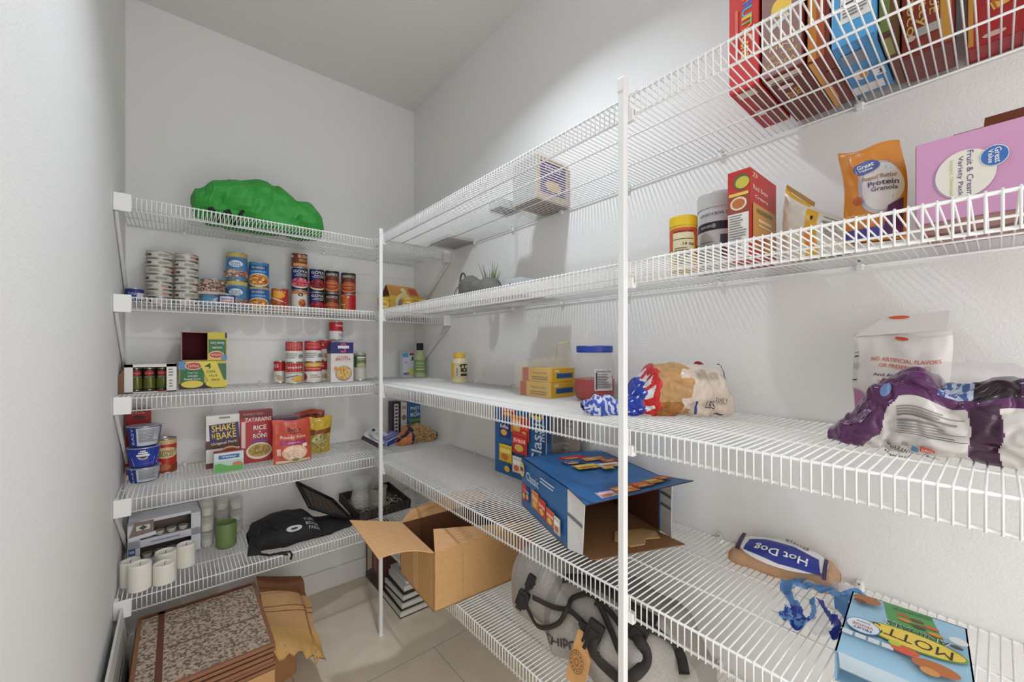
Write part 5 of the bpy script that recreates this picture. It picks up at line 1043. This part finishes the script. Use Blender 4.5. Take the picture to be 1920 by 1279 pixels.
def variety_up():
    x0 = 1.005; ya = at_x(928, x0); yb2 = at_x(1034, x0); w = ya-yb2; h = RZ[2]-.012-Y4-.030
    rbox('variety_carton', 'upright blue snack variety carton leaning at the wall on the fourth shelf', 'carton', x0, ya, Y4, w, .06, h, BLU,
      {'front': packs([(.26, .86, .26, .16, RE_, 'Doritos'), (.20, .62, .20, .24, DB_, 'Ruffles'), (.48, .72, .30, .24, OR_, 'Cheetos'), (.58, .66, .16, .3, RE_, ''), (.50, .48, .26, .28, RE_, 'Fritos'), (.24, .30, .24, .24, YE_, 'Lays'), (.46, .20, .16, .22, WH_, '')])+
        [('e', .28, .10, .1, .08, YE_), ('t', 'Classic', .80, .58, .62*h/w, .17*w/h, (214, 226, 240), 90), ('t', 'mix', .90, .68, .2*h/w, .06*w/h, (200, 214, 232), 90), ('e', .80, .90, .22, .16, (226, 200, 120)), ('r', .80, .90, .15, .05, (60, 60, 60)), ('r', .96, .5, .012, .5, (190, 206, 226)), ('r', .985, .78, .03, .4, (30, 40, 100))],
       'right': [('r', .5, .5, .98, .98, (150, 146, 144)), ('r', .5, .72, .8, .3, (120, 116, 114))], 'bottom': [('r', .5, .5, .9, .9, (150, 116, 80))]})
    t = box('flattened_carton', 'grey flattened cardboard panel standing right of the upright blue carton', 'cardboard', (1.068, at_x(1086, 1.068), Y4), 0, .004, at_x(1034, 1.068)-at_x(1086, 1.068), h*.97, (170, 160, 150), {'left': [('r', .5, .82, .94, .26, (196, 196, 196)), ('r', .02, .5, .02, .98, (70, 66, 64))]+bars(.5, .86, .8, .16, 8, (110, 110, 110), 3)+bars(.5, .45, .9, .3, 5, (190, 180, 170), 7)}, kind='card', rough=.7)
variety_up()
def variety_open():
    N = Vector((.748, .683)); Lf = Vector((.850, .973)); h = .152; e1 = (Lf-N); d = e1.length; ang = math.atan2(-(N.x-Lf.x), (N.y-Lf.y))  # local +y points from N to Lf
    t = thing('variety_carton', 'blue snack variety carton lying open with its flap raised, fourth shelf', 'carton', (N.x, N.y, Y4), math.atan2(e1.y, e1.x)-PI/2)
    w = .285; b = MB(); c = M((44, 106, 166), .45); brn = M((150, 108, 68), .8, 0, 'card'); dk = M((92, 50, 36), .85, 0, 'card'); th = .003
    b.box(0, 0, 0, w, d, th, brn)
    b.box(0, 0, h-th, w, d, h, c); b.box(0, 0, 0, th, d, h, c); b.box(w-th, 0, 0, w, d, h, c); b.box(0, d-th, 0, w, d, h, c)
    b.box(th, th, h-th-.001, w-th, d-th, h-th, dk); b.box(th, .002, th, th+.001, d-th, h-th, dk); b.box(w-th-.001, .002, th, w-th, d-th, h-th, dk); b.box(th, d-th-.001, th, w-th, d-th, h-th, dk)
    fn, W, H = facemap('left', w, d, h)
    art(b, fn, W, H, packs([(.07, .32, .10, .36, RE_, ''), (.17, .34, .10, .3, DB_, 'lay'), (.37, .36, .16, .36, OR_, 'Cheetos'), (.54, .33, .16, .34, RE_, 'Doritos'), (.72, .30, .16, .30, (206, 90, 50), 'Fritos'), (.86, .28, .12, .3, WH_, '')])+[('t', 'Classic', .34, .74, .30, .17, (206, 220, 236), 0), ('e', .08, .80, .12, .30, (226, 200, 120)), ('r', .08, .80, .08, .08, (80, 80, 80))]+bars(.74, .86, .42, .12, 2, (200, 214, 230), 4), nseg=2)
    fn, W, H = facemap('top', w, d, h)
    art(b, fn, W, H, packs([(.52, .80, .30, .11, RE_, ''), (.42, .62, .22, .12, DB_, 'Ruffles'), (.70, .66, .26, .12, OR_, 'Cheetos'), (.82, .54, .2, .10, (190, 70, 60), 'Doritos'), (.46, .42, .26, .14, YE_, 'Lays'), (.70, .38, .26, .13, (206, 190, 180), 'Fritos'), (.62, .28, .12, .06, YE_, '')])+[('t', 'Classic', .86, .84, .26, .07, (190, 206, 226), 150)], nseg=2)
    b.build('carton_body', t)
    # raised lid flap over the opening
    b = MB(); P = [Vector((0, 0, h)), Vector((w, 0, h)), Vector((w+.012, -.105, h+.016)), Vector((-.002, -.092, h-.010))]
    def ff(a, q, s): 
        p = P[0].lerp(P[1], a).lerp(P[3].lerp(P[2], a), 1-q); return tuple(p+Vector((0, 0, .0016+s)))
    b.grid(lambda i, j: ff(i, j, 0), 14, 10, c)
    art(b, ff, 1, 1, packs([(.24, .30, .16, .36, (206, 180, 200), ''), (.42, .34, .20, .44, OR_, 'Fritos'), (.60, .40, .16, .4, (200, 100, 50), ''), (.74, .44, .12, .34, YE_, ''), (.86, .56, .14, .36, RE_, 'Doritos')]), nseg=2)
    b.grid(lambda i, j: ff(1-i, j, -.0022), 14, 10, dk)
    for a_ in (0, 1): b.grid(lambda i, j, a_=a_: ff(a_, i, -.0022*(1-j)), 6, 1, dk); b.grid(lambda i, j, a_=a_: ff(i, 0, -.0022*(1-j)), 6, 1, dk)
    b.build('lid_flap', t)
    b = MB(); wh = M((216, 214, 212), .5)
    b.slab([(0, 0, .002), (0, 0, h-.002), (.018, -.052, h-.02), (.018, -.040, .002)], (.002, 0, 0), wh)
    art(b, lambda a, q, s: (-.0008-s+.018*a*1.0, -.045*a, q), 1, 1, [('p', [(.03, .62*h), (.96, .50*h), (.96, .44*h), (.03, .56*h)], (110, 120, 130))], nseg=1); b.build('side_flap', t)
    b = MB(); b.slab([(w, 0, .002), (w, 0, h-.002), (w-.006, -.050, h-.01), (w-.006, -.048, .004)], (.002, 0, 0), wh)
    art(b, lambda a, q, s: (w-.0012-s-.006*a, -.05*a, q), 1, 1, [('r', .5, .72*h, .9, .05*h, (110, 120, 130)), ('r', .5, .52*h, .9, .05*h, (110, 120, 130))], nseg=1); b.build('side_flap', t)
    b = MB(); b.slab([(.01, 0, .001), (w-.01, 0, .001), (w+.005, -.085, .001), (.03, -.07, .001)], (0, 0, .002), brn); b.build('bottom_flap', t)
    b = MB(); b.slab([(.13, -.01, .004), (.15, -.05, .003), (.19, -.055, .004), (.21, -.035, .006), (.25, -.04, .004), (.26, -.01, .006), (.24, .02, .004), (.16, .03, .004)], (0, 0, .003), M((206, 168, 116), .75, 0, 'card')); b.build('torn_piece', t)
variety_open()
def buns():
    x0, y0 = .975, .400; L0 = .20
    t = thing('hot_dog_buns', 'flat pack of hot dog buns with blue label at the wall, fourth shelf', 'buns', (x0, y0, Y4), RQ+.12)
    bn = M((206, 152, 96), .5, 0, 'bun'); b = MB()
    for i in range(2):
        l = Lump(L0, [(0, .02, .012, .012, .004), (.08, .042, .022, .022, 0), (.5, .05, .026, .026, 0), (.92, .042, .022, .022, 0), (1, .02, .012, .012, .004)], .002, 12, i, .9)
        bb = MB(); l.mesh(bb, bn, 24, 20); o = bb.build('bun', t); o.location = (0, .028+.052*i, 0)
    L = Lump(L0+.02, [(0, .02, .02, .02, 0), (.10, .05, .05, .05, 0), (.5, .058, .056, .056, 0), (.9, .05, .05, .05, 0), (1, .02, .03, .03, 0)], .004, 22, 3, .8)
    b = MB(); L.mesh(b, M((226, 206, 190), .12, 0, 'clear'), 34, 34); fn = L.patch(.10, .92, .24, .62)
    art(b, fn, 1, 1, [('e', .50, .50, .92, .86, (232, 230, 230)), ('p', [(.12, .30), (.5, .16), (.9, .22), (.86, .62), (.5, .72), (.14, .66)], (38, 50, 140)), ('t', 'Hot Dog', .50, .45, .54, .26, W3, 180), ('t', 'Buns', .62, .82, .24, .13, (90, 84, 90), 180), ('r', .06, .5, .05, .5, (60, 44, 80)), ('r', .93, .4, .04, .5, (60, 44, 80))], .0010, step=.0009, nv=8)
    o = b.build('clear_wrapper', t); o.location = (-.01, .054, 0)
buns()
def blue_film():
    t = thing('empty_bag', 'empty crumpled clear bag with blue stripes lying beside the hot dog buns', 'bag', (.835, .262, Y4), RQ+.1)
    c1, c2, cl = M((84, 134, 186), .25, 0, 'foil'), M((34, 50, 140), .25, 0, 'foil'), M((226, 226, 230), .12, 0, 'clear'); b = MB()
    def fn(i, j): return (.115*i+.012*math.sin(j*7), .19*j-.01*math.sin(i*6), .006+.018*abs(rnoise(i*4, j*5, 2))+.016*max(0, ridge(i*3, j*3, 4, 1.5)))
    def cf(i, j):
        m = abs(j-(.78-.5*abs(i-.5)*abs(i-.5)*2)); a = abs(i-(.12+.05*math.sin(j*9))); q = abs(i-(.88+.04*math.sin(j*8)))
        if m < .085: return c1
        if (a < .09 and j > .2) or (q < .085 and j > .15): return c1 if j > .3 else c2
        if j < .22 and i < .42: return c2 if noise.noise(Vector((i*20, j*20, 0))) > 0 else c1
        if abs(i-.62+.45*(j-.3)) < .045 and j < .5: return c2
        if abs(i-.38-.3*(j-.3)) < .03 and .1 < j < .5: return c1
        return cl
    b.grid(fn, 60, 70, cf); b.grid(lambda i, j: tuple(Vector(fn(1-i, j))-Vector((0, 0, .004))), 30, 35, cl); b.build('bag_film', t)
blue_film()
def snack_box():
    x0, y0 = .762, .156; w, d, h = .142, .212, .045; LB = (158, 200, 226)
    t = thing('fruit_snack_carton', 'pale blue fruit snack carton lying flat with open end, front of the fourth shelf', 'carton', (x0, y0, Y4), RQ+.08); b = MB(); c = M(LB, .45); th = .002
    b.box(0, 0, 0, w, d, th, c); b.box(0, 0, h-th, w, d, h, c); b.box(0, 0, 0, th, d, h, c); b.box(w-th, 0, 0, w, d, h, c); b.box(0, d-th, 0, w, d, h, c); b.box(th, .03, th, w-th, .031, h-th, M((206, 210, 208), .6))
    fn, W, H = facemap('top', w, d, h)
    # text is upside down for someone in the aisle
    art(b, fn, W, H, [('p', [(.30, .99), (.72, .99), (.84, .55), (.38, .62)], (84, 156, 84)), ('e', .48, .86, .12, .05, (190, 84, 50)), ('e', .60, .84, .12, .05, (110, 66, 40)), ('e', .72, .80, .12, .05, (206, 96, 50)), ('e', .50, .78, .12, .05, (214, 130, 50)), ('e', .62, .75, .12, .05, (110, 60, 36)), ('e', .75, .71, .12, .05, (224, 140, 50)), ('t', 'ASSORTED FRUIT', .56, .935, .34, .035, (40, 90, 50), 184),
       ('t', 'ANIMALS', .60, .635, .52, .085, W3, 175), ('t', 'ANIMALS', .60, .635, .50, .07, K3, 175),
       ('e', .56, .49, .84, .25, (110, 160, 60)), ('e', .56, .49, .80, .22, (236, 206, 80)), ('t', "MOTT'S", .55, .49, .64, .12, (50, 32, 24), 175),
       ('e', .17, .44, .30, .22, (50, 120, 180)), ('e', .17, .44, .28, .20, (226, 232, 236)), ('t', 'VEGGIE', .17, .44, .18, .035, (200, 70, 60), 180), ('t', 'FRUIT', .17, .39, .16, .035, (60, 100, 160), 180), ('t', 'juice', .17, .49, .12, .03, (110, 130, 150), 180),
       ('r', .06, .27, .09, .06, (226, 232, 236)), ('r', .17, .27, .09, .06, (226, 232, 236)), ('r', .28, .27, .09, .06, (226, 232, 236)), ('r', .39, .27, .09, .06, (226, 232, 236)),
       ('e', .52, .30, .22, .10, (226, 90, 60)), ('e', .44, .34, .1, .06, (190, 200, 60)), ('e', .74, .22, .34, .14, (190, 110, 50)), ('e', .70, .15, .14, .08, (214, 150, 80)), ('e', .16, .86, .26, .14, (170, 110, 70)), ('e', .10, .80, .12, .06, (120, 70, 44)), ('e', .92, .68, .14, .1, (226, 226, 226)), ('e', .9, .58, .1, .05, (70, 60, 60))], .0005, nseg=12)
    fn, W, H = facemap('left', w, d, h); art(b, fn, W, H, [('r', .5, .5, .98, .96, (140, 186, 216)), ('r', .5, .5, .3, .3, (206, 214, 222))], nseg=1)
    b.build('carton_body', t)
    b = MB(); b.slab([(.004, -.0, h-.001), (w-.004, 0, h-.001), (w-.008, -.018, h-.012), (.008, -.018, h-.012)], (0, 0, .0012), M((190, 206, 214), .5)); b.slab([(.004, 0, .001), (w-.004, 0, .001), (w-.01, -.022, .001), (.01, -.022, .001)], (0, 0, .0012), M((206, 206, 200), .5)); b.build('end_flap', t)
snack_box()
# lowest shelf
def backpack():
    t = thing('backpack', 'grey heather backpack with black straps and a leather tag, lowest right shelf', 'backpack', (.885, 1.0, Y5), RQ)
    L = Lump(.60, [(0, .10, .05, .08, .0), (.06, .20, .08, .12, 0), (.2, .235, .10, .14, 0), (.42, .20, .115, .14, 0), (.6, .20, .12, .14, 0), (.82, .19, .12, .14, 0), (.95, .12, .09, .10, 0), (1, .05, .04, .05, 0)], .016, 7, 9, .75)
    g = M((178, 172, 164), .85, 0, 'cloth'); g2 = M((156, 150, 143), .85, 0, 'cloth'); k = M((30, 26, 26), .6)
    b = MB(); L.mesh(b, lambda f, q: g2 if (.36 < f < .40 or (q > .5 and f > .5)) else g, 90, 70)
    C4 = ((.352, .190), (.605, .245), (.362, .236), (.60, .280))
    def fn(a, q, o):
        f = (C4[0][0]*(1-a)+C4[1][0]*a)*(1-q)+(C4[2][0]*(1-a)+C4[3][0]*a)*q; g = (C4[0][1]*(1-a)+C4[1][1]*a)*(1-q)+(C4[2][1]*(1-a)+C4[3][1]*a)*q
        return L.p(f, g, .0016+o)
    art(b, fn, 1, 1, [('t', 'CHIPOTLE', .72, .5, 1.3, .62, (50, 44, 44))], .001, nv=4); b.build('pack_body', t)
    def strap(pts, w=.011, nm='strap', lift=.006):
        """flat webbing following the bag surface"""
        b = MB(); ps = [L.p(f, q, lift) for f, q in pts]; ns = [(L.p(f, q, lift+.01)-L.p(f, q, lift)).normalized() for f, q in pts]; out = []; nn = []
        for i in range(len(ps)-1):
            for s in range(6):
                u = s/6; p0, p1, p2, p3 = ps[max(0, i-1)], ps[i], ps[i+1], ps[min(len(ps)-1, i+2)]
                out.append(.5*((2*p1)+(p2-p0)*u+(2*p0-5*p1+4*p2-p3)*u*u+(3*p1-p0-3*p2+p3)*u*u*u)); nn.append(ns[i].lerp(ns[i+1], u).normalized())
        vs = []
        for i, p in enumerate(out):
            d = (out[min(i+1, len(out)-1)]-out[max(0, i-1)]).normalized(); sd = d.cross(nn[i]).normalized(); N = nn[i]*.0015
            p = p+nn[i]*(.004+.004*math.sin(i*.35)); vs += [p-sd*w/2-N, p+sd*w/2-N, p+sd*w/2+N, p-sd*w/2+N]
        fs = [(4*i+k, 4*i+(k+1) % 4, 4*i+4+(k+1) % 4, 4*i+4+k) for i in range(len(out)-1) for k in range(4)]
        b.add(vs, fs+[(0, 1, 2, 3), tuple(len(vs)-1-k for k in range(4))], k_, True); b.build(nm, t)
    k_ = M((44, 38, 34), .7)
    strap([(.29, .335), (.26, .288), (.23, .247), (.265, .212), (.34, .228), (.42, .256), (.48, .297), (.495, .35), (.485, .388), (.54, .425), (.605, .431), (.685, .419), (.735, .403)], .012)
    strap([(.30, .290), (.335, .30), (.415, .316), (.51, .347), (.60, .341)], .012, lift=.009)
    strap([(.66, .33), (.67, .29), (.70, .262), (.775, .262), (.84, .306), (.86, .359), (.85, .391), (.82, .40), (.78, .42)], .024)
    strap([(.76, .44), (.84, .456), (.885, .488), (.915, .484), (.955, .444)], .022)
    strap([(.60, .42), (.63, .416), (.69, .385), (.75, .356), (.80, .33)], .014)
    strap([(.40, .43), (.5, .46), (.62, .47), (.74, .47), (.84, .48)], .024, lift=.010)
    for nm, (f, q), (a, c, dz) in (('buckle', (.275, .33), (.012, .020, 0)), ('buckle', (.245, .262), (.018, .024, 0)), ('buckle', (.655, .345), (.020, .034, -.012)), ('buckle', (.60, .335), (.014, .007, 0)), ('buckle', (.80, .42), (.024, .018, 0))):
        p = L.p(f, q, .016); b = MB(); b.bbox(-a, -.007, -c+dz, a, .007, c+dz, k, .004); b.bbox(-a*.55, -.010, -c*1.25+dz, a*.55, -.003, c*.5+dz, k, .002); o = b.build(nm, t); o.location = p; o.rotation_euler = (0, .35, .3)
    b = MB(); p = L.p(.598, .318, .024); l = M((222, 168, 108), .55, 0, 'card')
    q = [Vector((-.006, 0, .0)), Vector((.007, 0, .0)), Vector((.034, -.004, -.052)), Vector((.022, -.016, -.125)), Vector((-.034, -.016, -.125)), Vector((-.026, -.004, -.06))]
    b.slab([p+v for v in q], (0, .003, 0), l)
    o = p+Vector((-.001, -.0085, -.070))
    def ring(r0, r1):
        n = 28; vs = []
        for r_ in (r0, r1): vs += [(o.x+r_*math.cos(2*PI*i/n), o.y-.004+.16*r_*1.2*math.sin(2*PI*i/n), o.z+r_*1.2*math.sin(2*PI*i/n)) for i in range(n)]
        b.add(vs, [(i, (i+1) % n, n+(i+1) % n, n+i) for i in range(n)], M((120, 80, 44), .6))
    ring(.0195, .0210); ring(.0125, .0135); ring(.005, .007)
    for i in range(14):
        x, z = .0162*math.cos(i*PI/7), .0162*1.2*math.sin(i*PI/7); b.bbox(o.x+x-.001, o.y-.0055+.16*z, o.z+z-.0012, o.x+x+.001, o.y-.003+.16*z, o.z+z+.0012, M((120, 80, 44), .6), .0003)
    b.build('leather_tag', t)
backpack()
def big_box():
    x0, y0 = .628, 1.142; ang = -.06; w, d, h = .40, .285, .188   # local x toward the wall, local y away from camera
    t = thing('cardboard_box', 'large open brown cardboard box with flaps, jutting from the lowest right shelf', 'box', (x0, y0, Y5), ang)
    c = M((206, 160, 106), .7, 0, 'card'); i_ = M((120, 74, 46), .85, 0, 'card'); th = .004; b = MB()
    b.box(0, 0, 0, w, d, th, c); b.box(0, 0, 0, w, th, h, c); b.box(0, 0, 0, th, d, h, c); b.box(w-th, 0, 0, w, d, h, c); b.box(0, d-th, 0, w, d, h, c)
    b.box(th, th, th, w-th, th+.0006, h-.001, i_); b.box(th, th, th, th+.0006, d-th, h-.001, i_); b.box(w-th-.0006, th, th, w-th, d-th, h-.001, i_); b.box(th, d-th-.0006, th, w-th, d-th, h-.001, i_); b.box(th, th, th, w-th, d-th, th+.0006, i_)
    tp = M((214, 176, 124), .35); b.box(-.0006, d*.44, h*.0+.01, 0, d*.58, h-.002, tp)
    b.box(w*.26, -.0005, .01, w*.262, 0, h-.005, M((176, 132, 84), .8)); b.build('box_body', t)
    fl = M((222, 172, 120), .7, 0, 'card')
    b = MB(); P0, P1 = Vector((0, .002, h)), Vector((0, d, h)); Q0, Q1 = Vector((-.165, .035, h+.018)), Vector((-.175, d+.03, h+.040)); n = 8
    def ff(i, j): p = P0.lerp(P1, j).lerp(Q0.lerp(Q1, j), i); return p+Vector((0, 0, .014*math.sin(PI*i)*(1-j)))
    b.grid(lambda i, j: ff(i, j)+Vector((0, 0, .003)), 10, 10, fl, False); b.grid(lambda i, j: ff(1-i, j), 10, 10, fl, False)
    for a in (0, 1): b.grid(lambda i, j, a=a: ff(i, a)+Vector((0, 0, .003*j)), 10, 1, fl, False)
    b.grid(lambda i, j: ff(1, i)+Vector((0, 0, .003*j)), 10, 1, fl, False); b.build('left_flap', t)
    b = MB(); b.slab([(.004, .002, h), (w*.95, .002, h), (w*.62, .055, h+.006), (.05, .11, h+.022)], (0, 0, .003), fl); b.build('near_flap', t)
    b = MB(); b.slab([(0, d-.004, h), (w, d-.004, h), (w, d+.04, h+.04), (w*.6, d+.03, h+.055), (w*.5, d+.028, h+.045), (.05, d+.02, h+.03)], (0, .003, 0), M((200, 152, 100), .75, 0, 'card')); b.build('far_flap', t)
    b = MB(); b.slab([(w, .02, h), (w, d-.02, h), (w-.05, d-.05, h-.05), (w-.05, .05, h-.05)], (.003, 0, 0), i_); b.build('right_flap', t)
big_box()
